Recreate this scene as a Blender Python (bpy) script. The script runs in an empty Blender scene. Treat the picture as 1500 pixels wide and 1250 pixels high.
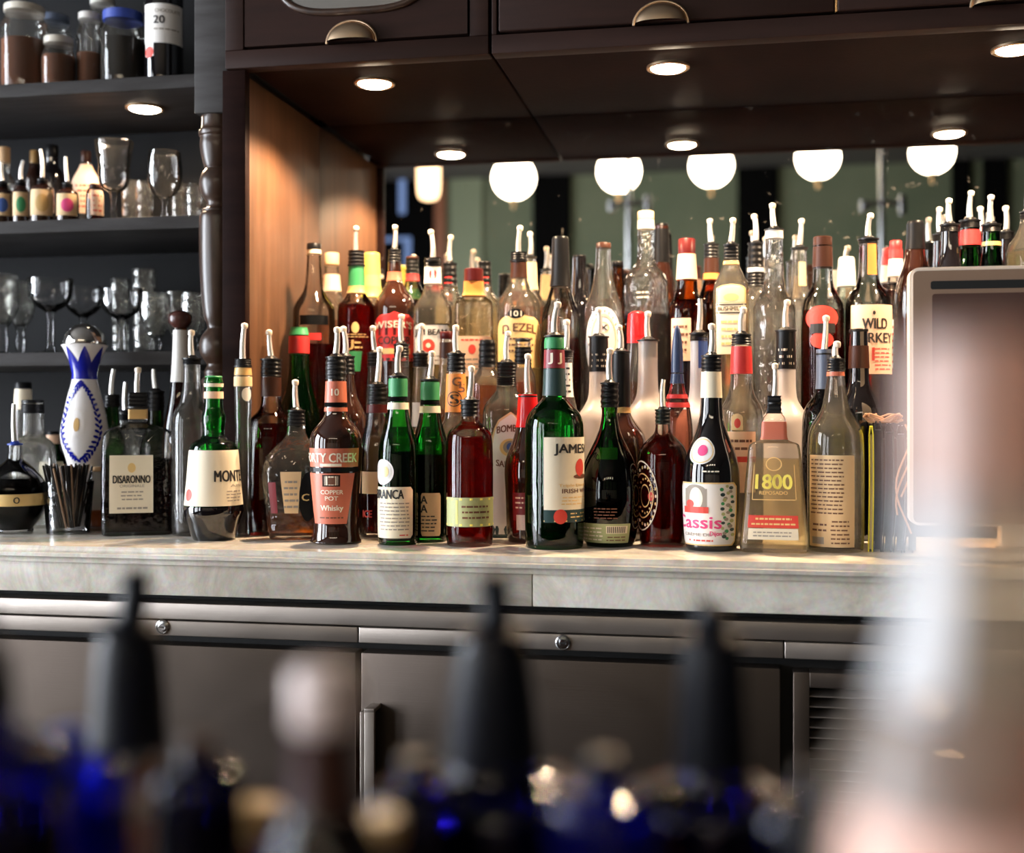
import bpy, bmesh, math, random
from mathutils import Vector, Matrix
random.seed(7)
SC = bpy.context.scene
COL = SC.collection
# ------------------------------------------------------------------ camera geometry
F, TH, HV, CH = 1720.0, math.radians(10.54), 606.0, 1.112
CT, ST = math.cos(TH), math.sin(TH)
COUNTER = 0.920
STEP = 1.073
def ray(u, v):
    dx = (u-750)/F
    return Vector((-ST+dx*CT, CT+dx*ST, (HV-v)/F))
def at(u, v, Y):
    d = ray(u, v); t = Y/d.y
    return Vector((d.x*t, Y, CH+d.z*t))
def dep(u, Y):
    return Y/ray(u, HV).y
cd = bpy.data.cameras.new('camera'); cam = bpy.data.objects.new('camera', cd); COL.objects.link(cam)
cam.location = (0, 0, CH); cam.rotation_euler = (math.pi/2, 0, TH)
cd.sensor_width = 36; cd.lens = F/1500*36; cd.shift_y = -(625-HV)/1500; cd.clip_start = 0.01
cd.dof.use_dof = True; cd.dof.focus_distance = 1.70; cd.dof.aperture_fstop = 0.04128/0.0178
SC.camera = cam
# ------------------------------------------------------------------ materials
MATS = {}
def new_mat(name):
    m = bpy.data.materials.new(name); m.use_nodes = True; nt = m.node_tree; nt.nodes.clear()
    o = nt.nodes.new('ShaderNodeOutputMaterial'); MATS[name] = m
    return m, nt, o
def N(nt, t, **kw):
    n = nt.nodes.new(t)
    for k, v in kw.items():
        if k in n.inputs: n.inputs[k].default_value = v
        else: setattr(n, k, v)
    return n
def c4(c): return (c[0], c[1], c[2], 1)
def pbr(name, col, rough=.5, metal=0, spec=.5, coat=0, noise=None, bump=0, bscale=50, emit=None, es=0, trans=0):
    m, nt, o = new_mat(name)
    p = N(nt, 'ShaderNodeBsdfPrincipled'); nt.links.new(p.outputs[0], o.inputs[0])
    p.inputs['Base Color'].default_value = c4(col); p.inputs['Roughness'].default_value = rough
    p.inputs['Metallic'].default_value = metal; p.inputs['Specular IOR Level'].default_value = spec
    p.inputs['Coat Weight'].default_value = coat
    if trans: p.inputs['Transmission Weight'].default_value = trans
    if emit: p.inputs['Emission Color'].default_value = c4(emit); p.inputs['Emission Strength'].default_value = es
    if noise or bump:
        tc = N(nt, 'ShaderNodeTexCoord')
    if noise:   # (col2, scale, stretch)
        c2, sc, st = noise
        mp = N(nt, 'ShaderNodeMapping'); mp.inputs['Scale'].default_value = st
        nz = N(nt, 'ShaderNodeTexNoise', Scale=sc, Detail=8, Roughness=.6)
        rp = N(nt, 'ShaderNodeValToRGB'); rp.color_ramp.elements[0].position = .35; rp.color_ramp.elements[1].position = .68
        rp.color_ramp.elements[0].color = c4(col); rp.color_ramp.elements[1].color = c4(c2)
        nt.links.new(tc.outputs['Object'], mp.inputs[0]); nt.links.new(mp.outputs[0], nz.inputs[0])
        nt.links.new(nz.outputs[0], rp.inputs[0]); nt.links.new(rp.outputs[0], p.inputs['Base Color'])
    if bump:
        nb = N(nt, 'ShaderNodeTexNoise', Scale=bscale, Detail=4)
        b = N(nt, 'ShaderNodeBump', Strength=bump, Distance=.002)
        nt.links.new(tc.outputs['Object'], nb.inputs[0]); nt.links.new(nb.outputs[0], b.inputs['Height'])
        nt.links.new(b.outputs[0], p.inputs['Normal'])
    return m
def glass(name, tint, edge, ior=1.5, rough=.01, bump=0, bscale=60, voro=False, refr=0, pw=3.0, glow_haze=0, hcol=None, ri=1.33):
    """thin coloured glass: clear straight through, darker towards its edges, shiny by fresnel"""
    m, nt, o = new_mat(name)
    lw0 = N(nt, 'ShaderNodeLayerWeight', Blend=.5); lw = N(nt, 'ShaderNodeMath', operation='POWER'); lw.inputs[1].default_value = pw; nt.links.new(lw0.outputs['Facing'], lw.inputs[0])
    mx = N(nt, 'ShaderNodeMix', data_type='RGBA'); mx.inputs[6].default_value = c4(tint); mx.inputs[7].default_value = c4(edge)
    nt.links.new(lw.outputs[0], mx.inputs[0])
    tr = N(nt, 'ShaderNodeBsdfTransparent'); nt.links.new(mx.outputs[2], tr.inputs[0])
    gl = N(nt, 'ShaderNodeBsdfGlossy', Roughness=rough)
    fr = N(nt, 'ShaderNodeFresnel', IOR=ior)
    ms = N(nt, 'ShaderNodeMixShader')
    body = tr
    if bump:
        tc = N(nt, 'ShaderNodeTexCoord')
        tx = N(nt, 'ShaderNodeTexVoronoi', Scale=bscale) if voro else N(nt, 'ShaderNodeTexNoise', Scale=bscale, Detail=2)
        b = N(nt, 'ShaderNodeBump', Strength=bump, Distance=.003)
        nt.links.new(tc.outputs['Object'], tx.inputs['Vector']); nt.links.new(tx.outputs[0], b.inputs['Height'])
        nt.links.new(b.outputs[0], gl.inputs['Normal']); nt.links.new(b.outputs[0], fr.inputs['Normal'])
    if refr:
        rf = N(nt, 'ShaderNodeBsdfRefraction', Roughness=.04, IOR=ri); nt.links.new(mx.outputs[2], rf.inputs[0])
        if bump: nt.links.new(b.outputs[0], rf.inputs['Normal'])
        m2 = N(nt, 'ShaderNodeMixShader'); m2.inputs[0].default_value = refr
        nt.links.new(tr.outputs[0], m2.inputs[1]); nt.links.new(rf.outputs[0], m2.inputs[2]); body = m2
    if glow_haze:  # added scatter that imitates lamp glow caught in the glass
        tl = N(nt, 'ShaderNodeBsdfTranslucent', Color=c4(hcol or (.95, .90, .82))); df = N(nt, 'ShaderNodeBsdfDiffuse', Color=c4(hcol or (.95, .90, .82)))
        m4 = N(nt, 'ShaderNodeMixShader'); nt.links.new(tl.outputs[0], m4.inputs[1]); nt.links.new(df.outputs[0], m4.inputs[2])
        m3 = N(nt, 'ShaderNodeMixShader'); m3.inputs[0].default_value = glow_haze
        nt.links.new(body.outputs[0], m3.inputs[1]); nt.links.new(m4.outputs[0], m3.inputs[2]); body = m3
    nt.links.new(fr.outputs[0], ms.inputs[0]); nt.links.new(body.outputs[0], ms.inputs[1]); nt.links.new(gl.outputs[0], ms.inputs[2])
    nt.links.new(ms.outputs[0], o.inputs[0])
    return m
def frosted(name, col, a=.35):
    m, nt, o = new_mat(name)
    tl = N(nt, 'ShaderNodeBsdfTranslucent', Color=c4(col)); df = N(nt, 'ShaderNodeBsdfDiffuse', Color=c4(col))
    tr = N(nt, 'ShaderNodeBsdfTransparent', Color=c4(col)); gl = N(nt, 'ShaderNodeBsdfGlossy', Roughness=.35)
    m1 = N(nt, 'ShaderNodeMixShader'); m1.inputs[0].default_value = .45
    m2 = N(nt, 'ShaderNodeMixShader'); m2.inputs[0].default_value = a
    m3 = N(nt, 'ShaderNodeMixShader'); m3.inputs[0].default_value = .06
    L = nt.links.new
    L(tl.outputs[0], m1.inputs[1]); L(df.outputs[0], m1.inputs[2]); L(m1.outputs[0], m2.inputs[1]); L(tr.outputs[0], m2.inputs[2])
    L(m2.outputs[0], m3.inputs[1]); L(gl.outputs[0], m3.inputs[2]); L(m3.outputs[0], o.inputs[0])
    return m
def emis(name, col, s):
    m, nt, o = new_mat(name)
    e = N(nt, 'ShaderNodeEmission', Color=c4(col), Strength=s); nt.links.new(e.outputs[0], o.inputs[0]); return m
# glass
glass('clear', (.975, .975, .955), (.76, .75, .69), ior=1.45, bump=.22, bscale=30, refr=.30, ri=1.4, glow_haze=.045, hcol=(1, .93, .82))
glass('clear_clean', (.98, .975, .96), (.62, .58, .54), ior=1.42, bump=.15, bscale=30, refr=.1)
glass('clear_cut', (.96, .96, .94), (.5, .5, .48), bump=.9, bscale=70, voro=True, refr=.35, ri=1.4, glow_haze=.03)
glass('clear_rough', (.96, .94, .91), (.5, .45, .40), bump=.8, bscale=60, refr=.3, ri=1.4, glow_haze=.004)
glass('clear_blue', (.78, .93, .95), (.35, .6, .65), bump=.3, refr=.2, glow_haze=.04)
glass('stem_glass', (.985, .985, .985), (.80, .82, .84), ior=1.3, bump=.5, bscale=60, glow_haze=.006)
glass('green', (.16, .88, .24), (.01, .28, .03), bump=.25, bscale=30, glow_haze=.012, hcol=(.01, .35, .04))
glass('green_dark', (.10, .30, .08), (.01, .05, .01), bump=.12, bscale=30)
glass('brown', (.35, .09, .04), (.05, .015, .01), bump=.1)
glass('amber_glass', (.55, .24, .05), (.20, .06, .01), bump=.1)
glass('blue', (.06, .10, .95), (.01, .01, .35), bump=.5, glow_haze=.08, hcol=(.02, .03, .85))
glass('smoky', (.35, .36, .40), (.06, .06, .08), bump=.8, bscale=70)
pbr('black_glass', (.006, .005, .006), .04, coat=1)
pbr('navy_glass', (.006, .006, .03), .05, coat=1)
pbr('brown_glass', (.03, .010, .006), .05, coat=1)
frosted('frosted', (.86, .80, .76)); frosted('frosted_cool', (.80, .82, .88), .3)
# liquids, with tinted scatter added to imitate an inner glow
def liq(name, c, hz=.045):
    return glass(name, c, tuple(x**1.5 for x in c), ior=1.04, refr=.2, glow_haze=hz, hcol=tuple(min(1, x**1.15) for x in c))
liq('whisky', (.42, .06, .03)); liq('dark_liquor', (.16, .022, .015)); liq('red_liquor', (.66, .05, .025))
liq('amber', (.85, .46, .13)); liq('pale_gold', (.97, .90, .70), .09); liq('water', (.98, .98, .97), .01); liq('rosy', (.85, .5, .4))
liq('green_liquor', (.06, .2, .04)); liq('black_liquor', (.008, .004, .003), .01); liq('orange_liquor', (.85, .38, .12))
# solids
pbr('rubber', (.006, .006, .007), .35, spec=.35); pbr('chrome', (.85, .83, .80), .12, metal=1); pbr('cream_tip', (.85, .72, .58), .35)
pbr('chrome_dark', (.5, .5, .5), .2, metal=1)
pbr('clear_flange', (.65, .62, .58), .25); pbr('cork', (.62, .40, .22), .8, bump=.4)
for n_, c_, r_ in [('paper_cream', (.82, .72, .54), .6), ('paper_white', (.82, .78, .74), .55), ('paper_peach', (.85, .56, .38), .6),
    ('paper_amber', (.75, .52, .28), .65), ('paper_gold', (.75, .50, .20), .45), ('paper_yellow', (.85, .66, .10), .5), ('paper_orange', (.80, .26, .05), .5),
    ('paper_red', (.62, .03, .03), .4), ('paper_green', (.04, .28, .10), .45), ('paper_olive', (.42, .44, .20), .5), ('paper_lime', (.45, .6, .15), .5),
    ('copper_label', (.62, .16, .09), .4), ('paper_maroon', (.22, .02, .03), .4), ('teal_foil', (.02, .05, .05), .35), ('ink', (.02, .018, .018), .5),
    ('ink_brown', (.16, .06, .03), .5), ('ink_red', (.70, .06, .04), .5), ('ink_gold', (.80, .55, .22), .35), ('ink_yellow', (.95, .80, .15), .4), ('ink_cream', (.88, .78, .62), .5),
    ('ink_grey', (.33, .28, .23), .6), ('ink_pink', (.75, .06, .22), .5), ('red_wax', (.75, .012, .015), .18), ('gold_foil', (.62, .38, .14), .3),
    ('cap_maroon', (.16, .015, .015), .3), ('cap_black', (.012, .012, .014), .3), ('cap_brown', (.10, .035, .02), .35), ('slate_foil', (.10, .13, .20), .35),
    ('navy_plastic', (.02, .04, .11), .3), ('blue_plastic', (.02, .06, .40), .3), ('ceramic', (.86, .82, .80), .15), ('cobalt', (.01, .015, .30), .2),
    ('ball_wood', (.06, .02, .015), .25), ('straw_black', (.03, .025, .022), .3), ('straw_brown', (.28, .17, .10), .4), ('twine', (.55, .30, .17), .9), ('pale_green_card', (.55, .68, .45), .6),
    ('ink_blue', (.04, .10, .35), .5), ('blue_band', (.02, .05, .30), .5), ('spice', (.20, .07, .03), .9), ('dark_food', (.02, .012, .01), .8), ('lid_metal', (.55, .50, .42), .35), ('yellow_book', (.80, .70, .03), .5)]:
    if n_.startswith('cap_') or n_ in ('straw_black', 'dark_food'): pbr(n_, tuple(x*.45 for x in c_), r_+.05, spec=.22)
    else: pbr(n_, c_, r_)
pbr('dark_wood', (.010, .0045, .004), .5, spec=.03, noise=((.017, .0075, .006), 6, (1, 1, 8)), bump=.15, bscale=90)
pbr('dark_wood_h', (.020, .010, .008), .45, spec=.10, noise=((.028, .013, .010), 6, (1, 8, 8)), bump=.12, bscale=90)
pbr('post_wood', (.022, .012, .008), .3, noise=((.055, .028, .017), 12, (4, 4, 1)))
pbr('panel_wood', (.062, .026, .011), .55, spec=.3, noise=((.115, .050, .022), 5, (1, 8, .6)))
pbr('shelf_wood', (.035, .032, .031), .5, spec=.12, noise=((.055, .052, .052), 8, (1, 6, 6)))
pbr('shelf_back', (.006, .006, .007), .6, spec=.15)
pbr('brass', (.70, .45, .22), .22, metal=1); pbr('antique_brass', (.72, .52, .34), .33, metal=1)
pbr('book_black', (.010, .010, .011), .35)
pbr('terminal_shell', (.70, .60, .50), .35); pbr('terminal_face', (.24, .15, .10), .4); pbr('terminal_screen', (.07, .035, .028), .25)
pbr('black_gap', (.004, .004, .004), .7)
pbr('green_wall', (.14, .17, .11), .7, spec=.15, noise=((.18, .20, .13), 2, (1, 1, 1))); pbr('green_wall_light', (.23, .27, .17), .6)
pbr('black_pillar', (.003, .003, .003), .7, spec=.03); pbr('room_dark', (.02, .018, .016), .7); pbr('room_floor', (.05, .035, .025), .4)
pbr('ceiling_paint', (.10, .09, .08), .8); pbr('orange_wood', (.30, .11, .05), .4)
emis('puck_light', (1, .80, .58), 60)
emis('globe_light', (1, .85, .64), 18); emis('warm_lamp', (1, .62, .34), 5)
emis('window_sky', (.90, .94, 1), 9)
# marble
m, nt, o = new_mat('marble')
p = N(nt, 'ShaderNodeBsdfPrincipled', Roughness=.22); tc = N(nt, 'ShaderNodeTexCoord')
n1 = N(nt, 'ShaderNodeTexNoise', Scale=9, Detail=10, Roughness=.7, Distortion=1.5); r1 = N(nt, 'ShaderNodeValToRGB')
r1.color_ramp.elements[0].position = .36; r1.color_ramp.elements[0].color = (.58, .51, .42, 1)
r1.color_ramp.elements[1].position = .62; r1.color_ramp.elements[1].color = (.84, .79, .70, 1)
n2 = N(nt, 'ShaderNodeTexNoise', Scale=120, Detail=3); mxx = N(nt, 'ShaderNodeMix', data_type='RGBA', blend_type='MULTIPLY'); mxx.inputs[0].default_value = .3
L = nt.links.new
L(tc.outputs['Object'], n1.inputs[0]); L(tc.outputs['Object'], n2.inputs[0]); L(n1.outputs[0], r1.inputs[0]); L(r1.outputs[0], mxx.inputs[6]); L(n2.outputs[1], mxx.inputs[7])
L(mxx.outputs[2], p.inputs['Base Color']); L(p.outputs[0], o.inputs[0])
# brushed scratched steel
def steel(name, base):
    m, nt, o = new_mat(name); L = nt.links.new
    p = N(nt, 'ShaderNodeBsdfPrincipled', Metallic=.9); tc = N(nt, 'ShaderNodeTexCoord')
    p.inputs['Base Color'].default_value = c4(base)
    mp = N(nt, 'ShaderNodeMapping'); mp.inputs['Scale'].default_value = (2, 2, 160)
    a = N(nt, 'ShaderNodeTexNoise', Scale=6, Detail=4); b = N(nt, 'ShaderNodeTexNoise', Scale=7, Detail=8, Distortion=2)
    r = N(nt, 'ShaderNodeMapRange'); r.inputs[3].default_value = .30; r.inputs[4].default_value = .50
    bp = N(nt, 'ShaderNodeBump', Strength=.12, Distance=.001)
    L(tc.outputs['Object'], mp.inputs[0]); L(mp.outputs[0], a.inputs[0]); L(tc.outputs['Object'], b.inputs[0]); L(b.outputs[0], r.inputs[0])
    L(r.outputs[0], p.inputs['Roughness']); L(a.outputs[0], bp.inputs['Height']); L(bp.outputs[0], p.inputs['Normal']); L(p.outputs[0], o.inputs[0])
steel('steel', (.42, .37, .33)); steel('steel_door', (.125, .100, .084))
# mirror
m, nt, o = new_mat('mirror'); L = nt.links.new
g = N(nt, 'ShaderNodeBsdfGlossy', Roughness=.0, Color=(.80, .80, .78, 1)); d = N(nt, 'ShaderNodeBsdfDiffuse', Color=(.5, .45, .38, 1))
tc = N(nt, 'ShaderNodeTexCoord'); v = N(nt, 'ShaderNodeTexNoise', Scale=60, Detail=3); r = N(nt, 'ShaderNodeValToRGB')
r.color_ramp.elements[0].position = .68; r.color_ramp.elements[1].position = .78; r.color_ramp.elements[1].color = (.25, .25, .25, 1)
ms = N(nt, 'ShaderNodeMixShader'); L(tc.outputs['Object'], v.inputs[0]); L(v.outputs[0], r.inputs[0]); L(r.outputs[0], ms.inputs[0])
L(g.outputs[0], ms.inputs[1]); L(d.outputs[0], ms.inputs[2]); L(ms.outputs[0], o.inputs[0])
# ------------------------------------------------------------------ mesh helpers
def obj(name, bm, mat, parent=None, smooth=True, label=None, mats=None):
    me = bpy.data.meshes.new(name); bm.normal_update(); bm.to_mesh(me); bm.free()
    for mm in (mats or [mat]): me.materials.append(MATS[mm])
    if smooth:
        for f in me.polygons: f.use_smooth = True
        try: me.set_sharp_from_angle(angle=math.radians(50))
        except Exception: pass
    o = bpy.data.objects.new(name, me); COL.objects.link(o)
    if parent: o.parent = parent
    if label: o['label'] = label
    return o
def tag(o, label=None, cat=None, group=None, kind=None):
    if label: o['label'] = label
    if cat: o['category'] = cat
    if group: o['group'] = group
    if kind: o['kind'] = kind
    return o
def thing(name, loc, label, cat, group=None, rz=0):
    o = bpy.data.objects.new(name, None); o.empty_display_size = .02; COL.objects.link(o); o.location = loc; o.rotation_euler = (0, 0, rz)
    return tag(o, label, cat, group)
def box(bm, x0, x1, y0, y1, z0, z1, bev=0, mi=0):
    vs = [bm.verts.new((x, y, z)) for x in (x0, x1) for y in (y0, y1) for z in (z0, z1)]
    fs = [(0, 1, 3, 2), (4, 6, 7, 5), (0, 4, 5, 1), (2, 3, 7, 6), (0, 2, 6, 4), (1, 5, 7, 3)]
    nf = [bm.faces.new([vs[i] for i in f]) for f in fs]
    for f in nf: f.material_index = mi
    if bev:
        es = set(e for f in nf for e in f.edges)
        r = bmesh.ops.bevel(bm, geom=list(es), offset=bev, segments=3, affect='EDGES', profile=.5)
        for f in r['faces']: f.material_index = mi
    return bm
def boxo(name, mat, x0, x1, y0, y1, z0, z1, bev=0, parent=None, off=(0, 0, 0)):
    bm = bmesh.new(); box(bm, x0-off[0], x1-off[0], y0-off[1], y1-off[1], z0-off[2], z1-off[2], bev); bmesh.ops.recalc_face_normals(bm, faces=bm.faces)
    return obj(name, bm, mat, parent)
def chaikin(p, it=2):
    for _ in range(it):
        q = [p[0]]
        for a, b in zip(p, p[1:]):
            q.append((a[0]*.75+b[0]*.25, a[1]*.75+b[1]*.25)); q.append((a[0]*.25+b[0]*.75, a[1]*.25+b[1]*.75))
        q.append(p[-1]); p = q
    return p
def ring_pt(a, b, n, ph):
    s, c = math.sin(ph), math.cos(ph)
    if n == 2: return a*s, -b*c
    return a*math.copysign(abs(s)**(2/n), s), -b*math.copysign(abs(c)**(2/n), c)
def lathe(bm, prof, seg=32, n=2, dr=1, cap0=True, cap1=True, mi=0, flute=0, nf=12):
    """prof: (z, r) from bottom to top; n: superellipse power; dr: depth / width"""
    rings = []
    for z, r in prof:
        r = max(r, 1e-5)
        R = []
        for k in range(seg):
            ph = 2*math.pi*k/seg
            rr = r*(1+flute*math.cos(nf*ph)) if flute else r
            x, y = ring_pt(rr, rr*dr if r > 1e-4 else rr, n, ph)
            R.append(bm.verts.new((x, y, z)))
        rings.append(R)
    for A, B in zip(rings, rings[1:]):
        for k in range(seg):
            f = bm.faces.new((A[k], A[(k+1) % seg], B[(k+1) % seg], B[k])); f.material_index = mi
    if cap0: bm.faces.new(rings[0][::-1]).material_index = mi
    if cap1: bm.faces.new(rings[-1]).material_index = mi
    return bm
def tube(bm, pts, rad, seg=10, mi=0, caps=True):
    """pts: Vectors; rad: number or list"""
    rings = []; up = Vector((0, 0, 1)); prev = None
    for i, p in enumerate(pts):
        t = (pts[min(i+1, len(pts)-1)]-pts[max(i-1, 0)]).normalized()
        if prev is None:
            s = t.cross(up)
            if s.length < .05: s = t.cross(Vector((1, 0, 0)))
            s.normalize()
        else:
            s = (prev-t*prev.dot(t)).normalized()
        prev = s; w = t.cross(s); r = rad[i] if isinstance(rad, (list, tuple)) else rad
        rings.append([bm.verts.new(p+(s*math.cos(2*math.pi*k/seg)+w*math.sin(2*math.pi*k/seg))*r) for k in range(seg)])
    for A, B in zip(rings, rings[1:]):
        for k in range(seg):
            f = bm.faces.new((A[k], B[k], B[(k+1) % seg], A[(k+1) % seg])); f.material_index = mi
    if caps:
        bm.faces.new(rings[0]).material_index = mi; bm.faces.new(rings[-1][::-1]).material_index = mi
    return bm
_tc = {}
def text2d(s, bold=0):
    k = (s, bold)
    if k in _tc: return _tc[k]
    cu = bpy.data.curves.new('t', 'FONT'); cu.body = s; cu.offset = bold; cu.resolution_u = 3
    o = bpy.data.objects.new('t', cu); COL.objects.link(o)
    dg = bpy.context.evaluated_depsgraph_get(); me = o.evaluated_get(dg).to_mesh()
    V = [(v.co.x, v.co.y) for v in me.vertices]; Fc = [tuple(p.vertices) for p in me.polygons]
    bpy.data.objects.remove(o); bpy.data.curves.remove(cu)
    xs = [v[0] for v in V]; ys = [v[1] for v in V]
    x0, x1, y0, y1 = min(xs), max(xs), min(ys), max(ys)
    V = [((x-x0)/(x1-x0), (y-y0)/(y1-y0)) for x, y in V]
    _tc[k] = (V, Fc); return _tc[k]
emis('window_bright', (.86, .92, 1), 22)
# ------------------------------------------------------------------ bottle kit
class Bt:
    """a bottle measured at its own distance: widths and heights come from the photograph's angle at that depth"""
    def __init__(s, u, Y, tz, prof, n=2, dr=1, smooth=2):
        s.u, s.Y, s.t = u, Y, dep(u, Y); s.k = s.t/F; s.tz = tz; s.n = n; s.dr = dr
        P = at(u, HV, Y); s.loc = Vector((P.x, P.y, tz))
        s.rz = math.atan2(P.y, P.x)-math.pi/2       # local -Y looks at the lens
        pr = [(s.z(v), hw*s.k) for v, hw in prof][::-1]
        r0 = pr[0][1]
        pr = [(0, r0*.93), (.0035, r0)] + ([] if pr[0][0] < .006 else pr) if pr[0][0] > .006 else [(0, r0*.93), (.004, r0)]+pr[1:]
        s.prof = chaikin(pr, smooth)
        s.top = s.prof[-1]
    def z(s, v): return CH+(HV-v)*s.k-s.tz
    def r(s, z):
        p = s.prof
        if z <= p[0][0]: return p[0][1]
        for a, b in zip(p, p[1:]):
            if z <= b[0]:
                return a[1]+(b[1]-a[1])*(z-a[0])/max(b[0]-a[0], 1e-6)
        return p[-1][1]
    def S(s, u, z):
        q = (u-s.u)*s.k/max(s.r(z), 1e-4)
        if s.n != 2: return max(-.97, min(.97, q))
        return math.asin(q) if abs(q) <= .985 else math.copysign(math.asin(.985)+(abs(q)-.985)*2, q)
    def pt(s, c, z, off):
        r = s.r(z)
        if s.n == 2: return Vector(((r+off)*math.sin(c), -(r*s.dr+off)*math.cos(c), z))
        x = r*c; y = -(r*s.dr)*(max(0, 1-abs(c)**s.n))**(1/s.n)
        return Vector((x, y-off, z))
def band(b, v0, v1, mat, parent, name='neck_band', off=.0008, dr=None):
    z1, z0 = b.z(v0), b.z(v1); bm = bmesh.new()
    k = 6 if mat not in ('rubber', 'cap_black') or name == 'capsule' else 24; rp = .0005 if k == 24 else 0; pr = [(z0, b.r(z0)-.0006)]+[(z0+(z1-z0)*i/k, b.r(z0+(z1-z0)*i/k)+off+rp*math.cos(i*math.pi*2/6)) for i in range(k+1)]+[(z1, b.r(z1)-.0006)]
    lathe(bm, pr, 28, b.n, b.dr); return obj(name, bm, mat, parent)
def patch(b, L, parent):
    """L: shape,u0,u1,v0,v1,mat,[marks]"""
    shape, u0, u1, v0, v1, mat = L[:6]; marks = L[6] if len(L) > 6 else []
    z1, z0 = b.z(v0), b.z(v1); zm = (z0+z1)/2
    c0, c1 = b.S(u0, zm), b.S(u1, zm); cm, hw = (c0+c1)/2, (c1-c0)/2
    bm = bmesh.new(); ny = 16; nx = max(8, int(abs(hw)*22)); rows = []; patch.n = getattr(patch, 'n', 0)+1; lo = .0004 if patch.n % 2 else .0006
    for j in range(ny+1):
        t = j/ny; w = 1
        if shape == 'oval': tt = -math.cos(math.pi*t); t = (tt+1)/2; w = max(.02, math.sqrt(max(0, 1-tt*tt)))
        elif shape == 'arch': w = 1 if t < .72 else math.sqrt(max(.0, 1-((t-.72)/.28)**2)); w = max(w, .03)
        elif shape == 'taper': w = .72+.28*t
        elif shape == 'round': w = 1-.12*max(0, abs(t-.5)*2-.88)/.12
        z = z0+(z1-z0)*t
        rows.append([bm.verts.new(b.pt(cm+hw*w*(2*i/nx-1), z, lo)) for i in range(nx+1)])
    for A, B in zip(rows, rows[1:]):
        for i in range(nx): bm.faces.new((A[i], A[i+1], B[i+1], B[i]))
    o = obj('label', bm, mat, parent) if mat else None
    par = o or parent
    for mk in marks:
        bm = bmesh.new(); kind = mk[0]
        if kind == 'T':
            _, s, a0, a1, w0, w1, mm = mk[:7]; arc = mk[7] if len(mk) > 7 else 0
            V, Fc = text2d(s, .0); zz1, zz0 = b.z(w0), b.z(w1); zc = (zz0+zz1)/2; d0, d1 = b.S(a0, zc), b.S(a1, zc)
            h_ = w1-w0; sh_ = [(0, 0)] if h_ < 5 else [(-.035*h_*b.k, 0), (.035*h_*b.k, .02*h_*b.k), (.035*h_*b.k, -.02*h_*b.k)]
            for sx, sy in sh_:
                vs = [bm.verts.new(b.pt(d0+(d1-d0)*x+(sx/b.r(zc)), zz0+(zz1-zz0)*y+sy-arc*b.k*((2*x-1)**2), .0010)) for x, y in V]
                for f in Fc:
                    try: bm.faces.new([vs[i] for i in f])
                    except ValueError: pass
            obj('lettering', bm, mm, par, smooth=False)
        elif kind == 'L':       # rows of print too small to read
            _, a0, a1, w0, w1, n_, mm = mk; rnd = random.Random(int(a0*7+w0))
            for i in range(n_):
                z = b.z(w0+(w1-w0)*(i+.5)/n_); h = abs(b.z(w0)-b.z(w1))/n_*.17; x = a0+rnd.uniform(0, 2)
                while x < a1-2:
                    xe = min(a1-rnd.uniform(0, 3), x+rnd.uniform(3, 9))
                    if xe-x > 1:
                        d0, d1 = b.S(x, z), b.S(xe, z)
                        a = [b.pt(d0, z-h, .0009), b.pt(d1, z-h, .0009), b.pt(d1, z+h, .0009), b.pt(d0, z+h, .0009)]
                        bm.faces.new([bm.verts.new(q) for q in a])
                    x = xe+1.4
            obj('fine_print', bm, mm, par, smooth=False)
        elif kind in 'RO':      # rectangle or oval mark
            _, a0, a1, w0, w1, mm = mk[:6]; zz1, zz0 = b.z(w0), b.z(w1); zc = (zz0+zz1)/2; d0, d1 = b.S(a0, zc), b.S(a1, zc)
            off = mk[6] if len(mk) > 6 else .0008
            if kind == 'R':
                g = 6; vs = [[bm.verts.new(b.pt(d0+(d1-d0)*i/g, zz0+(zz1-zz0)*j/4, off)) for i in range(g+1)] for j in range(5)]
                for A, B in zip(vs, vs[1:]):
                    for i in range(g): bm.faces.new((A[i], A[i+1], B[i+1], B[i]))
            else:
                c = bm.verts.new(b.pt((d0+d1)/2, zc, off)); RR = [[bm.verts.new(b.pt((d0+d1)/2+(d1-d0)/2*s_*math.cos(q*math.pi/12), zc+(zz1-zz0)/2*s_*math.sin(q*math.pi/12), off)) for q in range(24)] for s_ in ((1,) if a1-a0 < 6 else (.25, .5, .75, 1))]
                for i in range(24): bm.faces.new((c, RR[0][i], RR[0][(i+1) % 24]))
                for A, B in zip(RR, RR[1:]):
                    for i in range(24): bm.faces.new((A[i], A[(i+1) % 24], B[(i+1) % 24], B[i]))
            obj('printed_mark', bm, mm, par, smooth=False)
        elif kind == 'G':       # ring outline
            _, a0, a1, w0, w1, th, mm = mk; zz1, zz0 = b.z(w0), b.z(w1); zc = (zz0+zz1)/2; d0, d1 = b.S(a0, zc), b.S(a1, zc); f_ = 1-th
            A = [[bm.verts.new(b.pt((d0+d1)/2+(d1-d0)/2*math.cos(q*math.pi/14)*s_, zc+(zz1-zz0)/2*math.sin(q*math.pi/14)*s_, .0009)) for q in range(28)] for s_ in (1, f_)]
            for i in range(28): bm.faces.new((A[0][i], A[0][(i+1) % 28], A[1][(i+1) % 28], A[1][i]))
            obj('printed_ring', bm, mm, par, smooth=False)
    return o
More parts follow.
